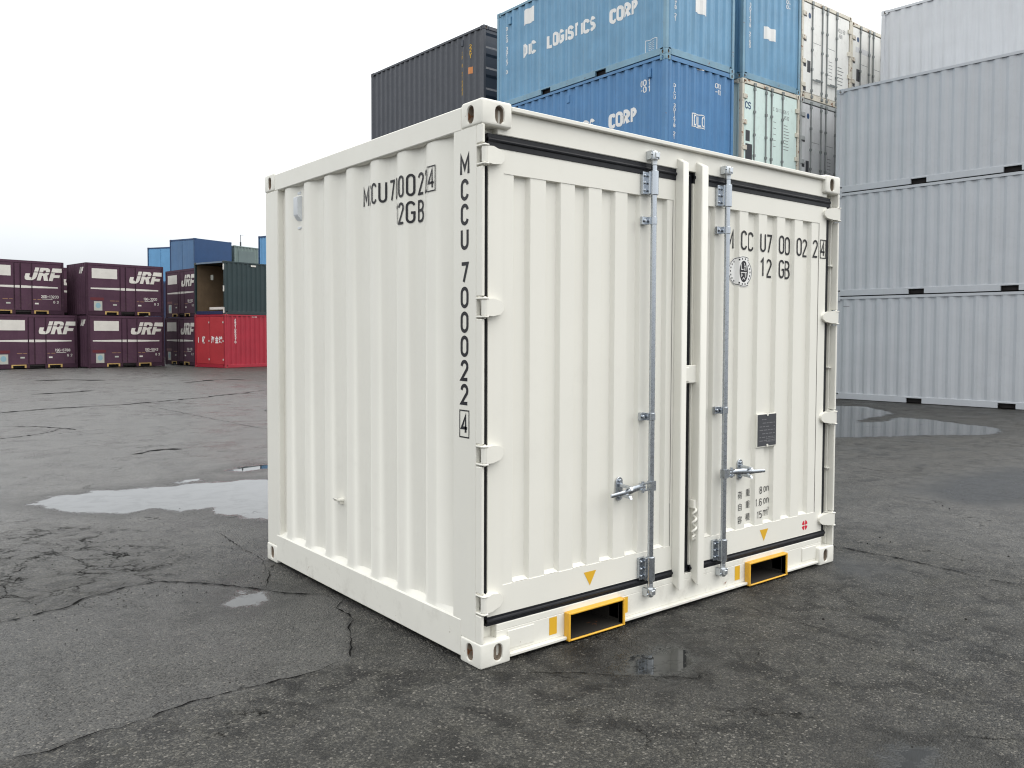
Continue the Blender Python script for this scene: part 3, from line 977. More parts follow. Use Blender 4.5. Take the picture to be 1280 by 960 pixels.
# sill: face cut by the two fork pockets, with projecting bottom lip
PK = ((0.555, 0.930), (2.042, 2.418))
mb = MB()
xs = [0.115, PK[0][0], PK[0][1], PK[1][0], PK[1][1], W - 0.115]
for a, b in zip(xs[::2], xs[1::2]):
    mb.box(a, b, 0.030, 0.10, 0.034, 0.148)
mb.box(0.115, W - 0.115, 0.030, 0.10, 0.1481, 0.180)
for a, b in ((0.179, PK[0][0] - 0.013), (PK[0][1] + 0.013, PK[1][0] - 0.013), (PK[1][1] + 0.013, W - 0.179)):
    mb.box(a, b, 0.006, 0.09, 0.019, 0.0339)
mb.box(0.179, 0.345, 0.0255, 0.0301, 0.05, 0.137)
mb.box(W - 0.345, W - 0.179, 0.0255, 0.0301, 0.05, 0.137)
mb.build('door_sill', CREAM_WORN, main, bevel=0.003, seg=2)
for a, b in PK:
    mb = MB()
    y0, y1, t = -0.008, 0.0299, 0.014
    mb.box(a - t, a, y0, y1, 0.010, 0.153)
    mb.box(b, b + t, y0, y1, 0.010, 0.153)
    mb.box(a, b, y0, y1, 0.142, 0.153)
    mb.box(a, b, y0, y1, 0.010, 0.019)
    fp = mb.build('fork_pocket', YELLOW, main, bevel=0.003, seg=2)
    mb = MB()                                                        # tunnel through the base
    for p in ([(a, 0, .142), (b, 0, .142), (b, 2.2, .142), (a, 2.2, .142)], [(a, 0, .0195), (b, 0, .0195), (b, 2.2, .0195), (a, 2.2, .0195)],
              [(a, 0, .0195), (a, 0, .142), (a, 2.2, .142), (a, 2.2, .0195)], [(b, 0, .0195), (b, 0, .142), (b, 2.2, .142), (b, 2.2, .0195)],
              [(a, 2.2, .0195), (b, 2.2, .0195), (b, 2.2, .142), (a, 2.2, .142)]):
        mb.face(p)
    mb.build('pocket_tunnel', DARKIN, fp, smooth=0)
    for u0, u1 in ((a - 0.112, a - 0.062), (b + 0.022, b + 0.07))[:2 if a < 1 else 1]:
        lt = Letters(); lt.rect(u0, u1, 0.056, 0.142)
        lt.build('yellow_marking', YELLOW_D, fp, P_front, d0=0.030, eps=0.001)

# doors ------------------------------------------------------------
DY, DR = 0.040, 0.028            # door face, depth of its corrugation
DZ0, DZ1, CZ0, CZ1 = 0.222, 2.386, 0.356, 2.276
HID, SLO = 0.013, 0.013


def door_kinks(c0, c1, outs):
    """outs = outer flats (a, b) between c0 and c1"""
    k = []
    for a, b in outs:
        if a > c0 + 0.02:
            k += [(a - SLO, DR), (a, 0.003)]
        else:
            k += [(c0, 0.003)]
        if b < c1 - 0.02:
            k += [(b, 0.003), (b + HID, DR)]
        else:
            k += [(c1, 0.003)]
    if k[0][0] > c0 + 0.001:
        k = [(c0, DR)] + k
    if k[-1][0] < c1 - 0.001:
        k += [(c1, DR)]
    return k


def interp(ks):
    def f(t):
        for (a, da), (c, dc) in zip(ks, ks[1:]):
            if a <= t <= c:
                return da + (dc - da) * (t - a) / max(c - a, 1e-9)
        return 0.0
    return f


KL = door_kinks(0.158, 1.345, [(0.158, 0.220), (0.322, 0.420), (0.516, 0.610), (0.706, 0.798), (0.896, 0.986), (1.085, 1.175), (1.300, 1.345)])
KR = door_kinks(1.650, 2.806, [(1.716, 1.843), (1.950, 2.036), (2.142, 2.228), (2.335, 2.421), (2.528, 2.618), (2.722, 2.806)])


def make_door(x0, x1, ks):
    mb = MB()
    c0, c1 = ks[0][0], ks[-1][0]
    F = lambda x, z: (x, DY, z)
    mb.quads([[F(x0, DZ0), F(x1, DZ0)], [F(x0, CZ0), F(x1, CZ0)]])
    mb.quads([[F(x0, CZ1), F(x1, CZ1)], [F(x0, DZ1), F(x1, DZ1)]])
    for a, b in ((x0, c0), (c1, x1)):
        mb.quads([[F(a, CZ0), F(b, CZ0)], [F(a, CZ1), F(b, CZ1)]])
    corr_wall(mb, P_front, ks, CZ0, CZ1, DY, ledge=(DY, 0.0), bend=0.0)
    for (a, da), (b, db) in zip(ks, ks[1:]):                       # sloping drain ledges at the foot of the recesses
        if da > 0.02 and db > 0.02 and b - a > 0.02:
            mb.face([(a - .010, DY + .0035, CZ0 + .002), (b + .010, DY + .0035, CZ0 + .002), (b, DY + DR - .001, CZ0 + .018), (a, DY + DR - .001, CZ0 + .018)])
    # edges of the leaf
    for q in ([(x0, DY, DZ0), (x0, .09, DZ0), (x0, .09, DZ1), (x0, DY, DZ1)], [(x1, DY, DZ0), (x1, .09, DZ0), (x1, .09, DZ1), (x1, DY, DZ1)],
              [(x0, DY, DZ1), (x1, DY, DZ1), (x1, .09, DZ1), (x0, .09, DZ1)], [(x0, DY, DZ0), (x1, DY, DZ0), (x1, .09, DZ0), (x0, .09, DZ0)]):
        mb.face(q)
    bmesh.ops.remove_doubles(mb.bm, verts=mb.bm.verts, dist=0.0002)
    return mb.build('door', CREAM, main, bevel=0.003, smooth=0)


door_l = make_door(0.0690, 1.470, KL)
door_r = make_door(1.512, 2.890, KR)


def gasket(x0, x1, centre, door):
    mb = MB()
    g0, g1 = (0.0615, 1.4705) if not centre else (1.5115, 2.9245)
    # head and foot: two-lipped strips
    for za, zb in ((DZ1 + 0.001, 2.4465), (0.1805, DZ0 - 0.001)):
        zm = (za + zb) / 2
        mb.box(g0, g1, 0.036, 0.08, za, zb)
        mb.tube([(g0, 0.0375, za + (zb - za) * 0.55), (g1, 0.0375, za + (zb - za) * 0.55)], 0.010, 10)
    if not centre:
        mb.box(0.0615, 0.0688, 0.046, 0.07, DZ0 - 0.001, DZ1 + 0.001)
        mb.box(1.471, 1.4905, 0.050, 0.08, 0.182, 2.446)
    else:
        mb.box(2.8905, 2.9245, 0.044, 0.07, DZ0 - 0.001, DZ1 + 0.001)
        mb.box(1.4915, 1.511, 0.050, 0.08, 0.182, 2.446)
    mb.build('door_gasket', RUBBER, door, smooth=35)


gasket(0, 0, False, door_l)
gasket(0, 0, True, door_r)


def hinge(left, z, door):
    s = (lambda x: x) if left else (lambda x: W - x)
    mb = MB()
    mb.tube([(s(0.024), 0.004, z - 0.036), (s(0.024), 0.004, z + 0.036)], 0.0165, 14)
    for zz in (z - 0.045, z + 0.037):                              # lugs on the post
        mb.prism([(s(0.004), 0.045, zz), (s(0.004), -0.006, zz), (s(0.012), -0.015, zz), (s(0.034), -0.015, zz), (s(0.045), 0.002, zz), (s(0.045), 0.07, zz)], (0, 0, 0.008))
    mb.tube([(s(0.024), 0.004, z - 0.05), (s(0.024), 0.004, z + 0.05)], 0.008, 8)
    # blade
    prof = [(0.026, -0.034), (0.07, -0.036), (0.125, -0.026), (0.146, -0.008), (0.146, 0.014), (0.125, 0.030), (0.07, 0.040), (0.026, 0.034)]
    fy = lambda x: -0.012 + (x - 0.026) / 0.12 * 0.034
    front = [(s(x), fy(x), z + dz) for x, dz in prof]
    back = [(s(x), max(DY + 0.001, fy(x) + 0.012) if x > 0.06 else fy(x) + 0.02, z + dz) for x, dz in prof]
    n = len(front)
    a = [mb.bm.verts.new(p) for p in front]; b = [mb.bm.verts.new(p) for p in back]
    mb.bm.faces.new(a); mb.bm.faces.new(b[::-1])
    for i in range(n):
        mb.bm.faces.new((a[i], a[(i + 1) % n], b[(i + 1) % n], b[i]))
    mb.build('hinge', CREAM, door, bevel=0.0025)


for z in HZ:
    hinge(True, z, door_l)
    hinge(False, z, door_r)


def cover_bar(x0, x1, door):
    """upright bar with slant-cut ends beside the door gap"""
    y0, y1 = -0.016, DY + 0.002
    mb = MB()
    pr = [(x0, y1, 0.150), (x0, y0, 0.112), (x0, y0, 2.478), (x0, y1, 2.512)]
    mb.prism(pr, (x1 - x0, 0, 0))
    return mb.build('cover_bar', CREAM, door, bevel=0.004, seg=2)


cover_bar(1.362, 1.409, door_l)
cover_bar(1.524, 1.580, door_r)
mb = MB(); mb.box(1.440, 1.535, 0.012, 0.0398, 1.265, 1.365); mb.box(1.4091, 1.45, -0.002, 0.0397, 1.275, 1.355)
mb.build('centre_catch', CREAM, door_l, bevel=0.004, seg=2)

# lock rods --------------------------------------------------------
RY = -0.004


def lock_rod(x, sgn):
    mb = MB()
    mb.tube([(x, RY, 0.19), (x, RY, 2.43)], 0.0158, 16)
    rod = mb.build('lock_rod', GALV, main)
    for z0, z1 in ((2.275, 2.402), (0.212, 0.340)):                 # bearing blocks
        mb = MB()
        mb.tube([(x, RY, z0), (x, RY, z1)], 0.0245, 16)
        mb.box(x - 0.058, x - 0.01, 0.020, 0.0385, z0 + 0.004, z1 - 0.004)
        mb.box(x - 0.034, x - 0.016, RY, 0.03, z0 + 0.004, z1 - 0.004)
        mb.box(x + 0.012, x + 0.026, RY, 0.0385, z0 + 0.012, z1 - 0.012)
        for zz in (z0 + 0.025, (z0 + z1) / 2, z1 - 0.025):
            mb.tube([(x - 0.047, 0.021, zz), (x - 0.047, 0.011, zz)], 0.0075, 6)
        mb.build('bearing_bracket', GALV, rod, bevel=0.002)
    for z in (2.140, 1.098):                                        # guides
        mb = MB()
        mb.tube([(x, RY, z - 0.02), (x, RY, z + 0.02)], 0.0195, 14)
        mb.box(x - 0.062, x - 0.012, 0.018, 0.0385, z - 0.021, z + 0.021)
        mb.box(x - 0.03, x - 0.013, RY, 0.03, z - 0.020, z + 0.020)
        mb.tube([(x - 0.046, 0.019, z), (x - 0.046, 0.008, z)], 0.010, 6)
        mb.build('rod_guide', GALV, rod, bevel=0.002)
    for top in (True, False):                                       # cam ends and keepers
        zc, s = (2.482, 1) if top else (0.146, -1)
        mb = MB()
        mb.tube([(x, RY, zc - s * 0.05), (x, RY, zc - s * 0.028), (x, RY, zc - s * 0.02), (x, RY, zc + s * 0.018), (x, RY, zc + s * 0.026)], 0.017, 12, radii=[0.0165, 0.0165, 0.0205, 0.0205, 0.014])
        mb.box(x - 0.013, x + 0.013, -0.03, RY - 0.008, zc - 0.012, zc + 0.014)
        mb.prism([(x - 0.026, -0.004, zc - 0.02), (x - 0.026, 0.0295, zc - 0.02), (x - 0.026, 0.0295, zc + 0.026), (x - 0.026, -0.012, zc + 0.026)], (0.009, 0, 0))
        mb.prism([(x + 0.02, -0.018, zc - 0.016), (x + 0.02, 0.0295, zc - 0.02), (x + 0.02, 0.0295, zc + 0.026), (x + 0.02, -0.02, zc + 0.02)], (0.010, 0, 0))
        mb.tube([(x - 0.03, -0.006, zc + s * 0.008), (x + 0.034, -0.006, zc + s * 0.008)], 0.0065, 8)
        mb.build('cam', GALV_B, rod, bevel=0.002)
    # handle
    z = 0.726
    mb = MB()
    for k in (0.014, -0.022):
        mb.box(x + sgn * 0.012, x + sgn * 0.085, RY - 0.016, RY + 0.012, z + k, z + k + 0.007)
    mb.box(x - 0.019, x + 0.019, RY - 0.019, RY + 0.012, z - 0.026, z + 0.026)
    mb.tube([(x + sgn * 0.068, RY - 0.003, z - 0.03), (x + sgn * 0.068, RY - 0.003, z + 0.03)], 0.008, 8)
    pts = [(0.05, -0.003, z), (0.10, -0.010, z + 0.002), (0.15, -0.024, z + 0.001), (0.19, -0.028, z - 0.004), (0.24, -0.034, z - 0.008), (0.345, -0.044, z - 0.012)]
    P = [(x + sgn * a, yy, zz) for a, yy, zz in pts]
    wz = [0.017, 0.015, 0.017, 0.018, 0.012, 0.0095]
    rings = [[(p[0], p[1] + w * 0.5 * math.cos(t), p[2] + w * math.sin(t)) for t in np.linspace(0, 2 * PI, 10, endpoint=False)] for p, w in zip(P, wz)]
    vs = mb.quads(rings, close=True)
    mb.bm.faces.new(vs[0]); mb.bm.faces.new(vs[-1])
    h = mb.build('handle', GALV, rod, bevel=0.0)
    # keeper on the door: oval plate with hook
    xc = x + sgn * 0.205
    mb = MB()
    st = stadium(0.05, 0.125, 8)
    mb.prism([(xc + a, 0.0385, z + b) for a, b in st], (0, -0.007, 0))
    for zz in (z + 0.042, z - 0.042):
        mb.tube([(xc, 0.032, zz), (xc, 0.022, zz)], 0.0105, 6)
    mb.prism([(xc - 0.009, 0.032, z + 0.03), (xc - 0.009, -0.05, z + 0.022), (xc - 0.009, -0.06, z + 0.004), (xc - 0.009, -0.048, z + 0.010), (xc - 0.009, 0.032, z + 0.012)], (0.018, 0, 0))
    mb.prism([(xc - 0.009, 0.032, z - 0.022), (xc - 0.009, -0.046, z - 0.026), (xc - 0.009, -0.056, z - 0.044), (xc - 0.009, -0.036, z - 0.040), (xc - 0.009, 0.032, z - 0.036)], (0.018, 0, 0))
    mb.build('handle_keeper', GALV, rod, bevel=0.0015)
    return rod


lock_rod(1.137, -1)
lock_rod(1.768, 1)

# door hold-back chain, painted over, on the right cover bar
mb = MB()
cx, cy = 1.514, 0.012
mb.box(1.500, 1.523, 0.0, 0.03, 0.555, 0.60)
zc = 0.56
path = [(cx, cy, 0.575)]
for k in range(41):
    tt = k / 40
    path.append((cx - 0.003 + 0.017 * math.sin(tt * 3.2 * 2 * PI) * (0.45 + 0.55 * tt), cy - 0.008 + 0.010 * math.cos(tt * 3.2 * 2 * PI), 0.565 - 0.165 * tt))
path += [(cx - 0.016, cy - 0.006, 0.392), (cx - 0.012, cy - 0.006, 0.378), (cx + 0.002, cy - 0.004, 0.374), (cx + 0.010, cy - 0.002, 0.384)]
mb.tube(path, 0.0072, 8)
mb.build('hold_back_chain', CREAM, door_r)

# vent and cable lug on the side wall
mb = MB()
mb.prism([(0.0505, 1.955, 2.240), (0.022, 1.955, 2.272), (0.014, 1.955, 2.285), (0.014, 1.955, 2.396), (0.0505, 1.955, 2.405)], (0, 0.058, 0))
mb.box(0.040, 0.0505, 1.965, 2.02, 2.415, 2.432)
mb.box(0.040, 0.0505, 1.960, 2.02, 2.196, 2.212)
mb.build('vent', VENTM, side, bevel=0.003, seg=2)
mb = MB()
mb.box(0.02, 0.0505, 1.412, 1.438, 0.535, 0.552)
mb.prism([(0.05, 1.405, 0.548), (0.0, 1.405, 0.556), (-0.012, 1.405, 0.574), (0.0, 1.405, 0.570), (0.02, 1.405, 0.564), (0.05, 1.405, 0.566)], (0, 0.038, 0))
mb.build('cable_lug', CREAM, side, bevel=0.002)

# lettering ---------------------------------------------------------
lt = Letters()                                    # down the corner post
zs_ = [2.310, 2.197, 2.084, 1.972, 1.817, 1.704, 1.590, 1.479, 1.367, 1.256]
for ch, z in zip('MCCU700022', zs_):
    lt.char(ch, -0.134, z - 0.0415, 0.083, 0.058 if ch == 'M' else 0.046, 0.0165)
lt.char('4', -0.134, 1.117 - 0.038, 0.078, 0.042, 0.014)
for q in ribbon([(-0.171, 1.057), (-0.171, 1.181), (-0.098, 1.181), (-0.098, 1.057), (-0.171, 1.057), (-0.171, 1.07)], 0.006):
    lt.poly(q)
P_leftview = lambda u, d, v: (d, -u, v)           # seen from outside, left is the far end
lt.build('lettering', BLACK_TXT, post_l, P_leftview, d0=0.005, eps=0.0012)
lt = Letters()                                    # across the side wall
yc = 0.427
for i, ch in enumerate('4220007UCCM'):
    y = 0.427 + 0.0698 * i
    if i == 0:
        lt.char(ch, -y, 2.247, 0.088, 0.046, 0.011)
        for q in ribbon([(-y - .036, 2.231), (-y - .036, 2.350), (-y + .036, 2.350), (-y + .036, 2.231), (-y - .036, 2.231), (-y - .036, 2.245)], 0.0055):
            lt.poly(q)
    else:
        lt.char(ch, -y, 2.240, 0.100, 0.050 if ch == 'M' else 0.040, 0.0125)
for ch, y in (('B', 0.566), ('G', 0.637), ('2', 0.706), ('1', 0.752)):
    lt.char(ch, -y, 2.103, 0.100, 0.042, 0.0125)
kk = [-k[0] for k in SK]
sp = interp(SK)
lt.build('lettering', BLACK_TXT, side, P_leftview, prof=lambda u: sp(-u), kinks=kk, d0=SX, eps=0.003)
lt = Letters()                                    # across the right door
for ch, x in zip('MCCU700022', (1.890, 1.992, 2.092, 2.185, 2.285, 2.382, 2.481, 2.577, 2.678, 2.764)):
    if x:
        lt.char(ch, x, 2.052, 0.104, 0.056 if ch == 'M' else 0.046, 0.0125)
lt.char('4', 2.850, 2.064, 0.090, 0.040, 0.011)
for q in ribbon([(2.820, 2.048), (2.820, 2.166), (2.882, 2.166), (2.882, 2.048), (2.820, 2.048), (2.820, 2.06)], 0.006):
    lt.poly(q)
for ch, x in (('1', 2.185), ('2', 2.285), ('G', 2.384), ('B', 2.482)):
    lt.char(ch, x, 1.900, 0.104, 0.046, 0.0125)
kf = interp(KR)
drp = lambda u: kf(u) if KR[0][0] <= u <= KR[-1][0] else 0.0
DKR = [k[0] for k in KR]
lt.build('lettering', BLACK_TXT, door_r, P_front, prof=drp, kinks=DKR, d0=DY, eps=0.003)
lt = Letters()                                    # load figures
for (a, b), z in zip((('荷', '重'), ('自', '重'), ('容', '積')), (0.548, 0.475, 0.397)):
    lt.font(a, 1.965, z, 0.050, sx=0.92)
    lt.font(b, 2.078, z, 0.050, sx=0.92)
for s, u, z in (('8', 2.188, 0.553), ('1.6', 2.148, 0.478), ('15', 2.166, 0.400)):
    lt.text(s, u, z, 0.042, 0.022, 0.0045, 0.010)
for z in (0.553, 0.478):
    lt.text('ton', 2.234, z, 0.048, 0.020, 0.0045, 0.012)
lt.text('m', 2.262, 0.400, 0.052, 0.034, 0.005, 0.01)
lt.text('3', 2.308, 0.432, 0.018, 0.010, 0.003, 0.0)
lt.build('load_figures', BLACK_TXT, door_r, P_front, prof=drp, kinks=DKR, d0=DY, eps=0.003)
# round seal
lt = Letters()
cx, cz, R = 1.992, 1.917, 0.092
circ = lambda r, n=40: [(cx + (0.63 if r < 0.07 else 1.28) * r * math.cos(t), cz + r * math.sin(t)) for t in np.linspace(0, 2 * PI, n, endpoint=False)]
def disc(r, layer, m):
    c = circ(r)
    for a, b in zip(c, c[1:] + c[:1]):
        lt.poly([(cx, cz), a, b], layer, m)


disc(R, 0, 1)
for a, b in zip(circ(R * 0.95) + circ(R * 0.95)[:1], (circ(R * 0.95) + circ(R * 0.95)[:1])[1:]):
    for q in ribbon([a, b], 0.004):
        lt.poly(q, 1, 0)
disc(R * 0.70, 1, 0)
for t in np.linspace(0, 2 * PI, 22, endpoint=False):
    u, v = cx + R * 1.05 * math.cos(t), cz + R * 0.82 * math.sin(t)
    lt.rect(u - 0.0045, u + 0.0045, v - 0.005, v + 0.005, 2, 0)
for path in ([(-.024, .046), (-.024, .012), (-.004, .012)], [(.004, .05), (.012, .03), (.006, .006)], [(.004, .03), (.028, .034)], [(.026, .05), (.020, .004)],
             [(-.030, -.006), (.030, -.006)], [(-.022, -.012), (-.022, -.034)], [(-.028, -.022), (-.010, -.022)], [(.010, -.014), (.026, -.014)], [(.010, -.026), (.026, -.026)], [(.018, -.008), (.018, -.036)], [(-.012, -.048), (.0, -.036), (.012, -.048)]):
    for q in ribbon([(cx + a, cz + b) for a, b in path], 0.0048):
        lt.poly(q, 2, 1)
lt.build('round_seal', [BLACK_TXT, WHITE_TXT], door_r, P_front, prof=drp, kinks=DKR, d0=DY, eps=0.003)
# triangles and red mark on the lower bands
for x, dr in ((0.728, door_l), (2.237, door_r)):
    lt = Letters(); lt.poly([(x - 0.044, 0.323), (x, 0.250), (x + 0.044, 0.323)])
    lt.build('warning_triangle', YELLOW_D, dr, P_front, d0=DY, eps=0.001)
lt = Letters()
cx, cz, R = 2.692, 0.285, 0.033
pts = lambda a0, a1, r0, r1: [(cx + r1 * math.cos(t), cz + r1 * math.sin(t)) for t in np.linspace(a0, a1, 8)] + [(cx + r0 * math.cos(t), cz + r0 * math.sin(t)) for t in np.linspace(a1, a0, 8)]
for k in range(4):
    a = k * PI / 2 + 0.22
    lt.poly(pts(a, a + PI / 2 - 0.44, 0.006, R))
lt.build('red_mark', REDMARK, door_r, P_front, d0=DY, eps=0.001)
# data plate
mb = MB(); mb.box(2.136, 2.336, 0.030, 0.0425, 0.842, 1.050)
pl = mb.build('data_plate', CREAM, door_r, bevel=0.002)
mb = MB(); mb.box(2.140, 2.332, 0.0265, 0.0299, 0.850, 1.046)
pp = mb.build('plate_face', PLATE, pl, bevel=0.001)
mb = MB()
for zz in (0.852, 1.044):
    mb.tube([(2.236, 0.0264, zz), (2.236, 0.022, zz)], 0.009, 8)
mb.build('rivet', CREAM, pl)
lt = Letters()
for k in range(7):
    z = 1.015 - k * 0.022
    u = 2.155
    while u < 2.315:
        w = random.uniform(0.012, 0.04)
        if random.random() < 0.7:
            lt.rect(u, min(u + w, 2.318), z - 0.003, z + 0.002)
        u += w + 0.008
for q in ribbon([(2.225, 0.875), (2.315, 0.875), (2.315, 0.895), (2.225, 0.895), (2.225, 0.875)], 0.0025):
    lt.poly(q)
lt.build('engraving', PLATE_L, pl, P_front, d0=0.0265, eps=0.0008)

# ------------------------------------------------------------------ other containers in the yard
T = H
CAST_CACHE = {}


def bg_castings(parent, L, Wd, Hh, mats):
    key = (mats[0].name,)
    for sx, x in ((1, 0.0), (-1, L)):
        for sy, y in ((1, 0.0), (-1, Wd)):
            for top in (False, True):
                k = key + (sx, sy, top)
                z = Hh - 0.118 if top else 0.0
                if k not in CAST_CACHE:
                    o = casting(mats, sx, sy, top, bevel=0.008, parent=parent, depth=0.03)
                    CAST_CACHE[k] = o
                    o.location = (x, y, z)
                else:
                    share(CAST_CACHE[k], parent, (x, y, z))


def frame_parts(t, L, Wd, Hh, frame, pockets=(), side_z=0.155, castm=None, skip_end=()):
    bg_castings(t, L, Wd, Hh, [castm or frame, CAVITY])
    for x in (0.0, L):
        for y in (0.0, Wd):
            sx = 1 if x == 0 else -1; sy = 1 if y == 0 else -1
            mb = MB(); mb.box(x + sx * 0.004, x + sx * 0.10, y + sy * 0.004, y + sy * 0.09, 0.1181, Hh - 0.1181)
            mb.build('corner_post', frame, t, bevel=0.006)
    for y, s in ((0.0, 1), (Wd, -1)):
        mb = MB(); mb.box(0.1001, L - 0.1001, y + s * 0.006, y + s * 0.07, Hh - 0.075, Hh - 0.012)
        mb.build('top_rail', frame, t)
        mb = MB()
        xs = [0.1785]
        for a, b in pockets:
            xs += [a, b]
        xs.append(L - 0.1785)
        for a, b in zip(xs[::2], xs[1::2]):
            mb.box(a, b, y + s * 0.006, y + s * 0.06, 0.015, side_z)
        for a, b in pockets:
            mb.box(a, b, y + s * 0.006, y + s * 0.06, 0.128, side_z)
        br = mb.build('bottom_rail', frame, t)
        for a, b in pockets:
            mb = MB()
            mb.box(a, b, y + s * 0.10, y + s * 0.11, 0.02, 0.128)
            mb.build('fork_pocket', UNDER, t)
    mb = MB(); mb.box(0.05, L - 0.05, 0.04, Wd - 0.04, Hh - 0.05, Hh - 0.018)
    mb.build('roof', frame, t)
    mb = MB(); mb.box(0.12, L - 0.12, 0.115, Wd - 0.115, 0.03, 0.15)
    mb.build('underframe', UNDER, t)


def maps(L, Wd):
    return {'front': lambda u, d, z: (u, d, z), 'back': lambda u, d, z: (L - u, Wd - d, z),
            'right': lambda u, d, z: (L - d, u, z), 'left': lambda u, d, z: (d, Wd - u, z)}


def corr_side(t, P, length, Hh, paintm, hid, depth=0.036, name='side_wall', z0=0.155, z1=None):
    ks, prof = corr_pts(0.10, length - 0.10, hid, depth)
    mb = MB()
    corr_wall(mb, P, ks, z0, z1 or Hh - 0.075, 0.016, ledge=(0.012, 0.012))
    o = mb.build(name, paintm, t, smooth=0)
    return o, prof, [k[0] for k in ks]


def end_frame(t, P, Wd, Hh, frame):
    mb = MB(); mb.pbox(P, 0.1785, Wd - 0.1785, 0.006, 0.07, Hh - 0.105, Hh - 0.012)
    mb.build('header', frame, t)
    mb = MB(); mb.pbox(P, 0.1785, Wd - 0.1785, 0.006, 0.07, 0.012, 0.155)
    mb.build('sill', frame, t)


def door_end(t, P, Wd, Hh, paintm, frame, gasketm=RUBBER, dented=False):
    """double doors with four rods, hinges and rubber between"""
    z0, z1 = 0.175, Hh - 0.125
    mid = Wd / 2
    mb = MB(); mb.pbox(P, 0.09, Wd - 0.09, 0.05, 0.07, 0.15, Hh - 0.1)
    mb.build('door_gasket', gasketm, t)
    doors = []
    for a, b in ((0.115, mid - 0.012), (mid + 0.012, Wd - 0.115)):
        mb = MB(); mb.pbox(P, a, b, 0.022, 0.049, z0, z1)
        d = mb.build('door', paintm, t, bevel=0.006, seg=2)
        doors.append(d)
    for k, u in enumerate((0.50, 0.98, 1.21, 1.68) if Wd > 2.4 else ()):
        d = doors[0] if u < mid else doors[1]
        mb = MB()
        pts = [P(u, 0.002, 0.10), P(u, 0.002, Hh - 0.06)]
        mb.tube(pts, 0.017, 8)
        for zz in (0.25, 0.8, 1.3, 1.85, Hh - 0.2):
            mb.pbox(P, u - 0.035, u + 0.035, -0.016, 0.0215, zz - 0.03, zz + 0.03)
        for zz in (0.085, Hh - 0.085):
            mb.pbox(P, u - 0.045, u + 0.045, -0.018, 0.0055, zz - 0.035, zz + 0.035)
        r = mb.build('lock_rod', ROD_D, d)
        mb = MB()
        s = 1 if k in (0, 2) else -1
        mb.pbox(P, min(u, u + s * 0.34), max(u, u + s * 0.34), -0.036, -0.018, 0.50 + 0.03 * (k % 2), 0.535 + 0.03 * (k % 2))
        mb.build('handle', ROD_D, r)
    for zz in (0.35, 0.95, 1.56, 2.17):
        for u0, d in ((0.03, doors[0]), (Wd - 0.19, doors[1])):
            mb = MB(); mb.pbox(P, u0, u0 + 0.16, -0.014, 0.0215, zz - 0.055, zz + 0.055)
            mb.build('hinge', frame, d, bevel=0.006)
    return doors


def ribbed_end(t, P, Wd, Hh, paintm):
    mb = MB()
    z0, z1 = 0.155, Hh - 0.105
    rows = []
    n = 4
    hgt = (z1 - z0) / n
    zs = [(z0, 0.03)]
    for i in range(n):
        a = z0 + i * hgt
        zs += [(a + hgt * 0.10, 0.03), (a + hgt * 0.22, 0.065), (a + hgt * 0.72, 0.065), (a + hgt * 0.84, 0.03)]
    zs.append((z1, 0.03))
    mb.quads([[P(0.10, d, z), P(Wd - 0.10, d, z)] for z, d in zs])
    return mb.build('end_wall', paintm, t, smooth=0)


def box20(label, loc, yaw, paintm, frame, hid=0.08, L=6.058, Hh=T, pockets=((1.86, 2.22), (3.84, 4.20)), right='corr', left='corr', group=None, endpaint=None, castm=None, cat='container', rib=0.036):
    Wd = 2.438
    t = thing('shipping_container', label, cat, loc, yaw, group)
    frame_parts(t, L, Wd, Hh, frame, pockets, castm=castm)
    M = maps(L, Wd)
    S = {}
    S['front'] = corr_side(t, M['front'], L, Hh, paintm, hid, rib)
    S['back'] = corr_side(t, M['back'], L, Hh, paintm, hid)
    for nm, kind in (('right', right), ('left', left)):
        P = M[nm]
        if kind != 'open':
            end_frame(t, P, Wd, Hh, frame)
        if kind == 'corr':
            S[nm] = corr_side(t, P, Wd, Hh, endpaint or paintm, 0.22, name='end_wall', z1=Hh - 0.105)
        elif kind == 'door':
            S[nm] = door_end(t, P, Wd, Hh, endpaint or paintm, frame)
        elif kind == 'rib':
            S[nm] = ribbed_end(t, P, Wd, Hh, endpaint or paintm)
        elif kind == 'flat':
            mb = MB()
            P_ = P
            mb.pbox(P_, 0.10, Wd - 0.10, 0.03, 0.05, 0.155, Hh - 0.105)
            S[nm] = mb.build('end_wall', endpaint or paintm, t)
    return t, M, S


ZB = -0.065
GROUP_G = 'grey containers stacked at the right'
# grey row at the right, three high
u = Vector((math.cos(math.radians(-86)), math.sin(math.radians(-86))))
v = Vector((-u.y, u.x))
for k, lab in enumerate(('grey container standing on the wet ground, lowest of the front grey stack',
                         'grey container in the middle of the front grey stack, second from the ground',
                         'grey container on top of the front grey stack, third from the ground')):
    t, M, S = box20(lab, (17.45, 8.5, ZB + k * T), math.radians(-86), GREY, GREY, hid=0.08 if k != 1 else 0.10, group=GROUP_G, rib=0.027)
    if k == 0:
        lt = Letters(); lt.rect(0.27, 0.42, 2.33, 2.342)
        lt.build('weld_mark', PLATE_L, S['front'][0], M['front'], d0=0.016, prof=S['front'][1], kinks=S['front'][2], eps=0.003)
for k, lab in enumerate(('grey container at the foot of the rear grey stack', 'grey container second from the ground in the rear grey stack',
                         'grey container third from the ground in the rear grey stack', 'pale grey container set back behind the top of the front grey stack, highest at right')):
    box20(lab, (19.9, 8.67, ZB + k * T), math.radians(-86), GREY_L, GREY_L, hid=0.05, group=GROUP_G, rib=0.027)

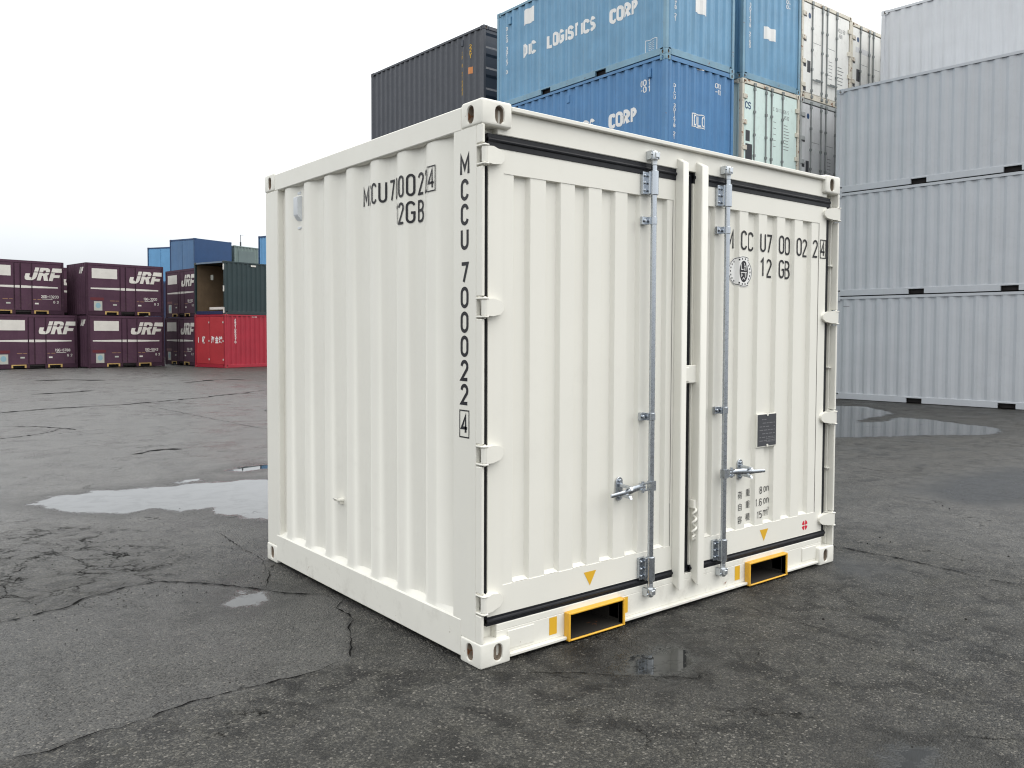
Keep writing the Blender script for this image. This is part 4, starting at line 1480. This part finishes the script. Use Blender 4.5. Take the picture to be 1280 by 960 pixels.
# blue stack ---------------------------------------------------------
GROUP_B = 'containers stacked behind the cream container'
YB = 15.424
stackA = []
for k, lab in enumerate(('blue container at the foot of the blue stack behind the cream container', 'blue container second from the ground in the blue stack',
                         'blue container with CORP in white letters, just above the cream container roof', 'faded blue container reading DIC LOGISTICS CORP, top of the blue stack')):
    a = k == 3
    t, M, S = box20(lab, (12.0, YB, ZB + k * T), -PI / 2, BLUE1 if a else BLUE2, BLUE1F if a else BLUE2F, hid=0.16, group=GROUP_B, castm=BLUE1F)
    stackA.append((t, M, S))
for k in (2, 3):
    t, M, S = stackA[k]
    o, prof, ks = S['front']
    lt = Letters()
    dz = 1.13 if k == 3 else 1.29
    lt.text('DIC', 1.13, dz + 0.05, 0.27, 0.125, 0.075, 0.085)
    lt.text('LOGISTICS', 2.11, dz + 0.03, 0.27, 0.125, 0.078, 0.092)
    lt.text('CORP', 4.34, dz + 0.015, 0.27, 0.13, 0.08, 0.095)
    lt.build('lettering', WHITE_TXT, o, M['front'], prof=prof, kinks=ks, d0=0.016, eps=0.004)
    lt = Letters()
    if k == 3:
        lt.rect(1.12, 1.56, 1.98, 2.37)
    for i in range(12):
        if i not in (4, 10):
            lt.char('DICU3301478'[i % 11], 0.43, 2.04 - i * 0.105, 0.085, 0.05, 0.016)
    if k == 3:
        for q in ribbon([(5.44, 0.15), (5.76, 0.15), (5.76, 0.42), (5.44, 0.42), (5.44, 0.15), (5.46, 0.15)], 0.012):
            lt.poly(q)
        for i in range(5):
            lt.rect(5.50, 5.70, 0.19 + i * 0.042, 0.198 + i * 0.042)
    else:
        for i, ch in enumerate('001'):
            lt.char(ch, 5.32 + i * 0.11, 2.03, 0.12, 0.065, 0.022)
        for i, ch in enumerate('-01'):
            lt.char(ch, 5.32 + i * 0.11, 1.88, 0.12, 0.065, 0.022)
    lt.build('white_marking', WHITE_TXT, o, M['front'], prof=prof, kinks=ks, d0=0.016, eps=0.004)
    for u_ in ((0.55,) if k == 3 else (2.9, 5.57)):
        mb = MB(); mb.box(u_ - 0.05, u_ + 0.05, -0.005, 0.05, 2.17, 2.37)
        vt = mb.build('vent', BLUE1 if k == 3 else BLUE2, o, bevel=0.01)
    # end facing the camera
    o, prof, ks = S['right']
    P = M['right']
    lt = Letters()
    if k == 3:
        lt.rect(1.0, 1.42, 1.13, 1.60)
    else:
        for q in ribbon([(0.95, 1.16), (1.40, 1.16), (1.40, 1.45), (0.95, 1.45), (0.95, 1.16), (0.97, 1.16)], 0.022):
            lt.poly(q)
        lt.text('D', 1.0, 1.20, 0.21, 0.11, 0.035, 0.03)
        lt.text('L', 1.17, 1.20, 0.21, 0.08, 0.035, 0.03)
        lt.text('C', 1.28, 1.20, 0.21, 0.10, 0.03, 0.03)
        lt.rect(1.08, 1.33, 2.462, 2.495)
        for i, ch in enumerate('001'):
            lt.char(ch, 1.80 + i * 0.085, 2.17, 0.10, 0.055, 0.018)
        for i, ch in enumerate('-01'):
            lt.char(ch, 1.80 + i * 0.085, 2.03, 0.10, 0.055, 0.018)
    for i in range(14):
        if i not in (4, 11):
            lt.char('DICU3301478221'[i], 0.35, 1.93 - i * 0.088, 0.072, 0.045, 0.014)
    lt.build('white_marking', WHITE_TXT, o, P, prof=prof, kinks=ks, d0=0.016, eps=0.004)

# second column: blue on a pale green reefer
for k, lab in enumerate(('pale green container at the foot of the stack right of the blue stack', 'pale green container second from the ground, right of the blue stack',
                         'pale green container with dark framed doors, under the narrow blue end', 'blue container end with a square white patch, above the pale green doors')):
    loc = (14.74, YB - 0.016, ZB + k * T)
    if k == 3:
        t, M, S = box20(lab, loc, -PI / 2, BLUE1, BLUE1F, hid=0.16, group=GROUP_B)
        o, prof, ks = S['right']
        lt = Letters()
        lt.rect(0.89, 1.36, 1.12, 1.42)
        for i in range(16):
            if i not in (4, 11):
                lt.char('DICU330147822169'[i], 0.33, 2.25 - i * 0.098, 0.08, 0.05, 0.016)
        for r in range(3):
            lt.text('00-', 1.80, 2.30 - r * 0.12, 0.09, 0.05, 0.016, 0.03)
        lt.build('white_marking', WHITE_TXT, o, M['right'], prof=prof, kinks=ks, d0=0.016, eps=0.004)
    else:
        t, M, S = box20(lab, loc, -PI / 2, REEF_G, REEF_F if k == 2 else REEF_GF, hid=0.16, right='door', group=GROUP_B)
        if k == 2:
            d0, d1 = S['right']
            P = M['right']
            lt = Letters()
            lt.rect(0.17, 0.34, 1.12, 1.38, 0, 0)
            lt.rect(0.17, 0.44, 0.60, 1.06, 0, 0)
            lt.build('dark_placard', PLATE, d0, P, d0=0.022, eps=0.0015)
            lt = Letters()
            lt.text('CS', 0.15, 1.90, 0.15, 0.09, 0.03, 0.03)
            lt.build('blue_logo', DBLUE, d0, P, d0=0.022, eps=0.002)
            lt = Letters()
            lt.text('CXSU 112026 5', 1.30, 2.02, 0.085, 0.035, 0.011, 0.022)
            lt.text('4532', 1.76, 1.88, 0.085, 0.04, 0.011, 0.02)
            for i in range(9):
                lt.rect(1.76, 1.76 + random.uniform(0.15, 0.26), 1.72 - i * 0.075, 1.735 - i * 0.075)
                if i % 2 == 0:
                    lt.rect(1.30, 1.42, 1.74 - i * 0.075, 1.752 - i * 0.075)
            lt.build('small_lettering', PLATE_L, d1, P, d0=0.022, eps=0.0015)


def reefer(lab, loc, paintm, frame, codes):
    t, M, S = box20(lab, loc, -PI / 2, paintm, frame, hid=0.16, right='door', group=GROUP_B)
    P = M['right']; d0, d1 = S['right']
    lt = Letters()
    for z in (2.16, 1.53, 0.88, 0.26):
        lt.rect(0.13, 0.25, z - 0.06, z + 0.07)
    if codes != 'stripe':
        lt.rect(0.30, 0.45, 0.70, 1.0)
    else:
        lt.rect(0.32, 0.55, 1.0, 1.34)
    lt.build('dark_placard', PLATE, d0, P, d0=0.022, eps=0.0015)
    lt = Letters()
    c = [(0.38 + 0.06 * math.cos(a), 2.16 + 0.075 * math.sin(a)) for a in np.linspace(0, 2 * PI, 16, endpoint=False)]
    lt.poly(c)
    lt.build('blue_logo', DBLUE, d0, P, d0=0.022, eps=0.002)
    lt = Letters()
    lt.text('MCLU 60', 1.76, 2.05, 0.10, 0.035, 0.013, 0.018)
    lt.text('45R1', 1.80, 1.90, 0.10, 0.035, 0.013, 0.018)
    for i in range(6):
        lt.rect(1.76, 1.76 + random.uniform(0.2, 0.33), 1.10 - i * 0.09, 1.12 - i * 0.09)
        lt.rect(1.32, 1.50, 1.16 - i * 0.09, 1.175 - i * 0.09)
    lt.rect(0.57, 0.93, 1.50, 1.512)
    lt.rect(1.28, 1.62, 1.50, 1.512)
    lt.build('small_lettering', PLATE_L, d1, P, d0=0.022, eps=0.0015)
    if codes == 'stripe':
        lt = Letters(); lt.rect(0.26, 1.10, 1.80, 1.95)
        lt.build('grey_stripe', REEF_S, d0, P, d0=0.022, eps=0.001)


for k, lab in enumerate(('white reefer container at the foot of the third column behind the cream container', 'white reefer container second from the ground in the third column',
                         'silver grey reefer doors, below the old white reefer and beside the grey stack', 'old white reefer doors with many dark placards, right of the blue end')):
    reefer(lab, (17.28, YB + 0.03, ZB + k * T), REEF_W if k == 3 else REEF_S, REEF_F if k == 3 else REEF_GF, 'plain')
for k, lab in enumerate(('cream reefer container at the foot of the fourth column', 'cream reefer container second from the ground in the fourth column',
                         'cream reefer container third from the ground in the fourth column', 'cream reefer doors with a grey stripe, partly behind the highest grey container')):
    reefer(lab, (19.93, YB + 0.16, ZB + k * T), REEF_W, REEF_F, 'stripe')

# dark grey stack, beyond the blue one
for k, lab in enumerate(('dark grey container at the foot of the stack beyond the blue stack', 'dark grey container second from the ground beyond the blue stack',
                         'dark grey container third from the ground beyond the blue stack', 'dark grey container with yellow vertical code, rising above the cream roof')):
    t, M, S = box20(lab, (11.92, 22.25, ZB - 0.01 + k * T), math.radians(-88), DGREY, DGREY, hid=0.12, right='rib', endpaint=DGREY_END, group=GROUP_B)
    if k == 3:
        o, prof, ks = S['front']
        lt = Letters()
        for i in range(12):
            if i not in (4, 11):
                lt.char('TRHU2216008741'[i], 5.02, 1.98 - i * 0.115, 0.09, 0.06, 0.022)
        for i in range(4):
            lt.char('22G1'[i], 5.42, 2.10 - i * 0.1, 0.085, 0.05, 0.016)
        lt.build('yellow_lettering', YELLOW_D, o, M['front'], prof=prof, kinks=ks, d0=0.016, eps=0.004)
        lt = Letters(); lt.rect(5.33, 5.50, 1.36, 1.55)
        lt.build('orange_sticker', paint('orange_sticker', (0.62, 0.24, 0.08), 0.5, 0.1), o, M['front'], prof=prof, kinks=ks, d0=0.016, eps=0.004)
        mb = MB(); mb.box(5.0, 5.1, -0.005, 0.05, 2.22, 2.40); mb.build('vent', DGREY_END, o, bevel=0.01)

# ------------------------------------------------------------------ purple rail containers at the left
ZL = -0.12
GROUP_J = 'purple rail freight containers'


def jrf(label, loc, yaw, number, grubby=False):
    L, Wd, Hh = 3.715, 2.45, 2.5
    t = thing('rail_container', label, 'container', loc, yaw, GROUP_J)
    M = maps(L, Wd)
    for x in (0.0, L):
        for y in (0.0, Wd):
            sx = 1 if x == 0 else -1; sy = 1 if y == 0 else -1
            mb = MB(); mb.box(x, x + sx * 0.10, y, y + sy * 0.10, 0.0, Hh - 0.001)
            mb.build('corner_post', PURPLE_D, t, bevel=0.012)
    for nm in ('front', 'back'):
        P = M[nm]
        mb = MB(); mb.pbox(P, 0.10, L - 0.10, 0.006, 0.10, Hh - 0.11, Hh - 0.012); mb.build('top_rail', PURPLE, t)
        mb = MB(); mb.pbox(P, 0.10, L - 0.10, 0.05, 0.10, 0.12, Hh - 0.11); mb.build('door_gasket', UNDER, t)
        xs = [0.10, 0.90, 1.46, 1.62, 2.28, 2.42, 2.98, L - 0.10]
        for a, b in zip(xs[::2], xs[1::2]):
            rail = MB(); rail.pbox(P, a, b, 0.008, 0.09, 0.03, 0.20)
            rail.build('bottom_rail', PURPLE_D, t)
        doors = []
        for pr in (((0.105, 1.595), (1.605, 1.850)), ((1.864, 2.335), (2.345, L - 0.105))):
            mb = MB()
            for a, b in pr:
                mb.pbox(P, a, b, 0.018, 0.05, 0.205, Hh - 0.115)
            doors.append(mb.build('door', PURPLE, t, bevel=0.008))
            for a, b in pr:
                mb = MB(); mb.pbox(P, b - 0.03, b - 0.008, 0.004, 0.0179, 0.25, Hh - 0.16)
                mb.build('lock_rod', PURPLE_D, doors[-1])
        for a, b in ((0.86, 1.48), (2.40, 3.02)):
            mb = MB()
            mb.pbox(P, a, b, -0.006, 0.04, 0.165, 0.205)
            mb.pbox(P, a, a + 0.07, -0.006, 0.04, 0.055, 0.1649)
            mb.pbox(P, b - 0.07, b, -0.006, 0.04, 0.055, 0.1649)
            mb.build('fork_pocket', YELLOW_OLD, t)
        if nm == 'back':
            continue
        # markings ---------------------------------------------------
        left, right_ = doors
        lt = Letters(); lt.rect(0.28, 1.45, 1.77, 2.24)
        lt.build('white_panel', OFFWHITE, left, P, d0=0.018, eps=0.002)
        for dr, segs in ((left, [(0.22, 1.59), (1.61, 1.845)]), (right_, [(1.87, 2.33), (2.35, 3.45)])):
            lt = Letters()
            hw = lambda x: 0.028 + 0.032 * (1 - min(1, abs(x - 1.85) / 1.6))
            for a, b in segs:
                lt.poly([(a, 1.29 - hw(a)), (b, 1.29 - hw(b)), (b, 1.29 + hw(b)), (a, 1.29 + hw(a))])
            lt.build('white_stripe', OFFWHITE, dr, P, d0=0.018, eps=0.002)
        # logo: slanted block letters with a slit
        lt = Letters()
        sh = 0.30; s = 0.60; u0, v0 = 1.96, 1.60
        q = lambda x, y: (u0 + (x + sh * y) * s, v0 + y * s)
        for pts in ([(0.02, 0.52), (0.02, 0.25), (0.10, 0.06), (0.25, 0.0), (0.52, 0.0), (0.52, 0.22), (0.40, 0.22), (0.33, 0.30), (0.33, 0.52)],
                    [(0.52, 0.0), (0.66, 0.02), (0.80, 0.12), (0.86, 0.30), (0.86, 0.62), (0.57, 0.62), (0.57, 0.22)],
                    [(0.57, 0.68), (0.86, 0.68), (0.86, 1.0), (0.57, 1.0)],
                    [(0.94, 0.0), (1.22, 0.0), (1.22, 0.62), (0.94, 0.62)], [(0.94, 0.68), (1.22, 0.68), (1.22, 1.0), (0.94, 1.0)],
                    [(1.22, 0.80), (1.40, 0.80), (1.40, 0.68), (1.68, 0.68), (1.68, 0.82), (1.58, 0.96), (1.42, 1.0), (1.22, 1.0)],
                    [(1.22, 0.38), (1.30, 0.38), (1.46, 0.0), (1.76, 0.0), (1.58, 0.42), (1.68, 0.52), (1.68, 0.62), (1.40, 0.62), (1.36, 0.56), (1.22, 0.56)],
                    [(1.80, 0.0), (2.09, 0.0), (2.09, 0.26), (2.50, 0.26), (2.50, 0.48), (2.09, 0.48), (2.09, 0.62), (1.80, 0.62)],
                    [(1.80, 0.68), (2.62, 0.68), (2.62, 0.76), (1.80, 0.76)], [(1.80, 0.76), (2.62, 0.76), (2.62, 1.0), (1.80, 1.0)]):
            lt.poly([q(*p) for p in pts])
        for k_ in (2.335, 2.345):
            pass
        lt.build('logo', OFFWHITE, right_, P, d0=0.018, eps=0.0165)
        lt = Letters()
        lt.text(number, 2.72, 0.80, 0.11, 0.062, 0.022, 0.026)
        lt.rect(2.76, 3.2, 0.735, 0.755)
        lt.text('G 2', 3.25, 0.56, 0.10, 0.06, 0.02, 0.03)
        lt.rect(2.44, 2.60, 0.49, 0.56)
        lt.build('number', OFFWHITE, right_, P, d0=0.018, eps=0.002)
        lt = Letters(); lt.rect(1.24, 1.42, 0.49, 0.56); lt.rect(0.36, 0.74, 0.24, 0.68)
        lt.build('sticker', STICKER, left, P, d0=0.018, eps=0.002)
        lt = Letters()
        lt.poly([(0.55 + 0.12 * math.cos(a), 0.48 + 0.13 * math.sin(a)) for a in np.linspace(0, 2 * PI, 18, endpoint=False)])
        lt.build('sticker_print', STICKER_B, left, P, d0=0.018, eps=0.003)
        lt = Letters(); lt.rect(0.2, 0.82, 0.73, 0.86)
        lt.build('maroon_panel', MAROON, left, P, d0=0.018, eps=0.002)
        lt = Letters(); lt.rect(1.10, 1.32, 0.70, 0.725); lt.rect(1.36, 1.52, 0.70, 0.725)
        lt.build('buff_line', BUFF, left, P, d0=0.018, eps=0.002)
        lt = Letters(); lt.rect(2.38, 2.5, 0.70, 0.725); lt.rect(2.55, 2.72, 0.70, 0.725)
        lt.build('buff_line', BUFF, right_, P, d0=0.018, eps=0.002)
    for nm in ('left', 'right'):
        P = M[nm]
        ks, prof = corr_pts(0.10, Wd - 0.10, 0.2, 0.02, outer=0.16, slope=0.03, recess=0.05, pitch=0.27)
        mb = MB(); corr_wall(mb, P, ks, 0.05, Hh - 0.02, 0.015)
        e = mb.build('end_wall', PURPLE, t, smooth=0)
        lt = Letters()
        s, u0, v0 = 0.30, 1.55, 2.0
        q = lambda x, y: (u0 + (x + 0.3 * y) * s, v0 + y * s)
        for pts in ([(0, .5), (0, .05), (.35, 0), (.6, .2), (.6, 1), (.3, 1), (.3, .5)], [(.75, 0), (1.05, 0), (1.05, .35), (1.6, .35), (1.6, 1), (.75, 1)]):
            lt.poly([q(*p) for p in pts])
        lt.build('end_logo', OFFWHITE, e, P, prof=prof, kinks=[k[0] for k in ks], d0=0.015, eps=0.004)
    mb = MB(); mb.box(0.02, L - 0.02, 0.02, Wd - 0.02, Hh - 0.03, Hh); mb.build('roof', PURPLE_D, t)
    mb = MB(); mb.box(0.12, L - 0.12, 0.12, Wd - 0.12, 0.05, 0.20); mb.build('underframe', UNDER, t)
    return t


R = math.radians
jrf('purple rail container on the ground, lower one at the left photo edge', (2.98, 40.55, ZL), R(9), '19G-6788')
jrf('purple rail container on top of the stack at the left photo edge', (2.51, 40.95, ZL + 2.5), R(9), '20D-13233')
jrf('purple rail container on the ground, lower one beside the narrow gap', (6.93, 40.3, ZL), R(10), '19G-5042')
jrf('purple rail container whose corrugated end shows, upper one beside the narrow gap', (6.91, 40.5, ZL + 2.5), R(8), '19G-3200')
jrf('purple rail container in the second row, seen low in the gap between the front stacks', (4.9, 44.3, ZL), R(9), '19G-2210')
jrf('purple rail container in the second row, seen high in the gap between the front stacks', (4.7, 44.5, ZL + 2.5), R(9), '19G-4431')
jrf('purple rail container seen edge on beside the red container, lower', (11.42, 43.75, ZL), R(-84), '19G-1170')
jrf('purple rail container seen edge on beside the open green container, upper', (11.60, 44.15, ZL + 2.5), R(-84), '19G-1902')

# red twenty foot container: doors face left, long side to the camera
t, M, S = box20('bright red container with white characters on its doors, on the ground below the green one', (12.21, 36.95, ZL), R(16), RED, RED, hid=0.2, left='flat', endpaint=RED_D, pockets=())
P = M['left']
for a, b in ((0.12, 1.205), (1.235, 2.32)):
    mb = MB(); mb.pbox(P, a, b, 0.008, 0.0295, 0.18, T - 0.14)
    d = mb.build('door', RED_D, t, bevel=0.01)
    lt = Letters()
    for s_, u_ in ((('I', 0.30), ('収', 0.62)) if a < 1 else (('海', 1.36), ('金', 1.68), ('球', 1.98))):
        lt.font(s_, u_ - 0.02, 1.22, 0.36, sx=0.72, bold=0.012)
    lt.build('lettering', WHITE_TXT, d, P, d0=0.008, eps=0.004)
    mb = MB()
    for zz in (0.4, 1.3, 2.2):
        mb.pbox(P, b - 0.06, b, -0.01, 0.0079, zz - 0.04, zz + 0.04)
    mb.build('latch', OFFWHITE, d)
o, prof, ks = S['front']
lt = Letters()
for i in range(10):
    lt.char('4821069370'[i], 0.62, 2.28 - i * 0.12, 0.09, 0.06, 0.02)
lt.rect(1.58, 1.86, 2.47, 2.50)
lt.build('white_marking', WHITE_TXT, o, M['front'], prof=prof, kinks=ks, d0=0.016, eps=0.004)

# open green container on top of it
L, Wd = 6.058, 2.438
t = thing('shipping_container', 'dark green container with an open end showing its plywood inside, on the red one', 'container', (12.34, 37.32, ZL + T), R(16))
M = maps(L, Wd)
frame_parts(t, L, Wd, T, GREEN)
corr_side(t, M['front'], L, T, GREEN, 0.3, 0.03)
corr_side(t, M['back'], L, T, GREEN, 0.3, 0.03)
end_frame(t, M['right'], Wd, T, GREEN)
corr_side(t, M['right'], Wd, T, GREEN, 0.2, name='end_wall', z1=T - 0.105)
mb = MB(); mb.pbox(M['left'], 0.1785, Wd - 0.1785, -0.002, 0.08, 0.012, 0.17)
mb.build('sill', NAVY, t)
mb = MB(); mb.pbox(M['left'], 0.1785, Wd - 0.1785, 0.002, 0.08, T - 0.09, T - 0.012)
mb.build('header', paint('worn_blue_rail', (0.14, 0.19, 0.26), 0.5, 0.2, rust=0.3), t)
mb = MB()
mb.face([(0.05, 0.06, 0.16), (5.9, 0.06, 0.16), (5.9, 0.06, 2.5), (0.05, 0.06, 2.5)])
mb.face([(0.05, Wd - 0.06, 0.16), (5.9, Wd - 0.06, 0.16), (5.9, Wd - 0.06, 2.5), (0.05, Wd - 0.06, 2.5)])
mb.face([(5.9, 0.06, 0.16), (5.9, Wd - 0.06, 0.16), (5.9, Wd - 0.06, 2.5), (5.9, 0.06, 2.5)])
mb.face([(0.05, 0.06, 0.16), (0.05, Wd - 0.06, 0.16), (5.9, Wd - 0.06, 0.16), (5.9, 0.06, 0.16)])
mb.build('lining', PLY, t, smooth=0)
mb = MB()
for zz in (0.2, 1.25, 2.3):
    mb.pbox(M['left'], 2.34, 2.42, -0.02, 0.0039, zz - 0.14, zz + 0.14)
mb.build('hinge', OFFWHITE, t)
mb = MB(); mb.pbox(M['left'], 1.2, 2.33, 0.03, 0.06, 0.24, 0.36)
mb.build('white_board', OFFWHITE, t)
mb = MB(); mb.pbox(M['left'], 0.5, 0.7, 0.6, 0.62, 1.75, 2.0)
mb.build('notice', STICKER, t)
mb = MB(); mb.box(1.55, 1.85, -0.004, 0.0059, T - 0.2, T - 0.12)
mb.build('white_tag', OFFWHITE, t)

# boxes on the third tier behind
GROUP_F = 'containers stacked behind the purple ones'


def far_stack(x, y, yaw, mat, frame, labels, L=2.991, left='flat', sidem=None, top=T, endp=None):
    for k, lab in enumerate(labels):
        t, M, S = box20(lab, (x, y, ZL + k * T), yaw, mat if k == 2 else NAVY, frame if k == 2 else NAVY, hid=0.15, L=L, Hh=top if k == 2 else T, pockets=(), left=left if k == 2 else 'corr', endpaint=endp if k == 2 else None, group=GROUP_F)
    return t, M, S


t, M, S = far_stack(15.65, 51.7, R(21), DBLUE, DBLUE, ('navy box at the foot of the tall blue stack behind', 'navy box under the deep blue one in the tall stack behind', 'deep blue box with paler doors, highest above the purple rail containers'), left='flat', endp=MBLUE)
for a, b in ((0.12, 1.205), (1.235, 2.32)):
    mb = MB(); mb.pbox(M['left'], a, b, 0.008, 0.0295, 0.18, T - 0.14)
    mb.build('door', MBLUE, t, bevel=0.01)
mb = MB(); mb.box(0.1, 2.891, 0.003, 0.0118, 0.155, T - 0.076); mb.build('side_panel', DBLUE, t)
t, M, S = far_stack(16.3, 58.05, R(30), LBLUE, DBLUE, ('navy box at the foot of the farthest stack', 'navy box under the light blue one in the farthest stack', 'light blue box left of and behind the deep blue one'), left='flat', endp=LBLUE)
for a, b in ((0.12, 1.205), (1.235, 2.32)):
    mb = MB(); mb.pbox(M['left'], a, b, 0.008, 0.0295, 0.18, T - 0.14)
    mb.build('door', LBLUE, t, bevel=0.01)
t, M, S = far_stack(18.66, 52.85, R(21), GRGREEN, GRGREEN, ('navy box at the foot of the stack that carries the hut', 'navy box directly under the grey green hut', 'grey green hut with a thin mast on its roof, right of the deep blue box'), top=2.42)
mb = MB(); mb.tube([(0.98, 0.5, 2.40), (0.98, 0.5, 2.75)], 0.05, 8); mb.tube([(0.98, 0.5, 2.75), (0.98, 0.5, 3.25)], 0.02, 6); mb.tube([(0.98, 0.5, 3.22), (1.2, 0.45, 3.25)], 0.012, 6)
mb.build('mast', PLATE, t)
mb = MB(); mb.box(0.35, 1.75, -0.004, 0.0139, 0.2, 2.1); mb.build('door', paint('grey_green_door', (0.13, 0.17, 0.17), 0.5, 0.1), t)
t, M, S = far_stack(19.1, 45.85, R(16), LBLUE, DBLUE, ('navy box at the foot of the stack behind the green container', 'navy box under the bright blue one behind the green container', 'bright blue box whose edge just shows beside the cream container'), left='corr')
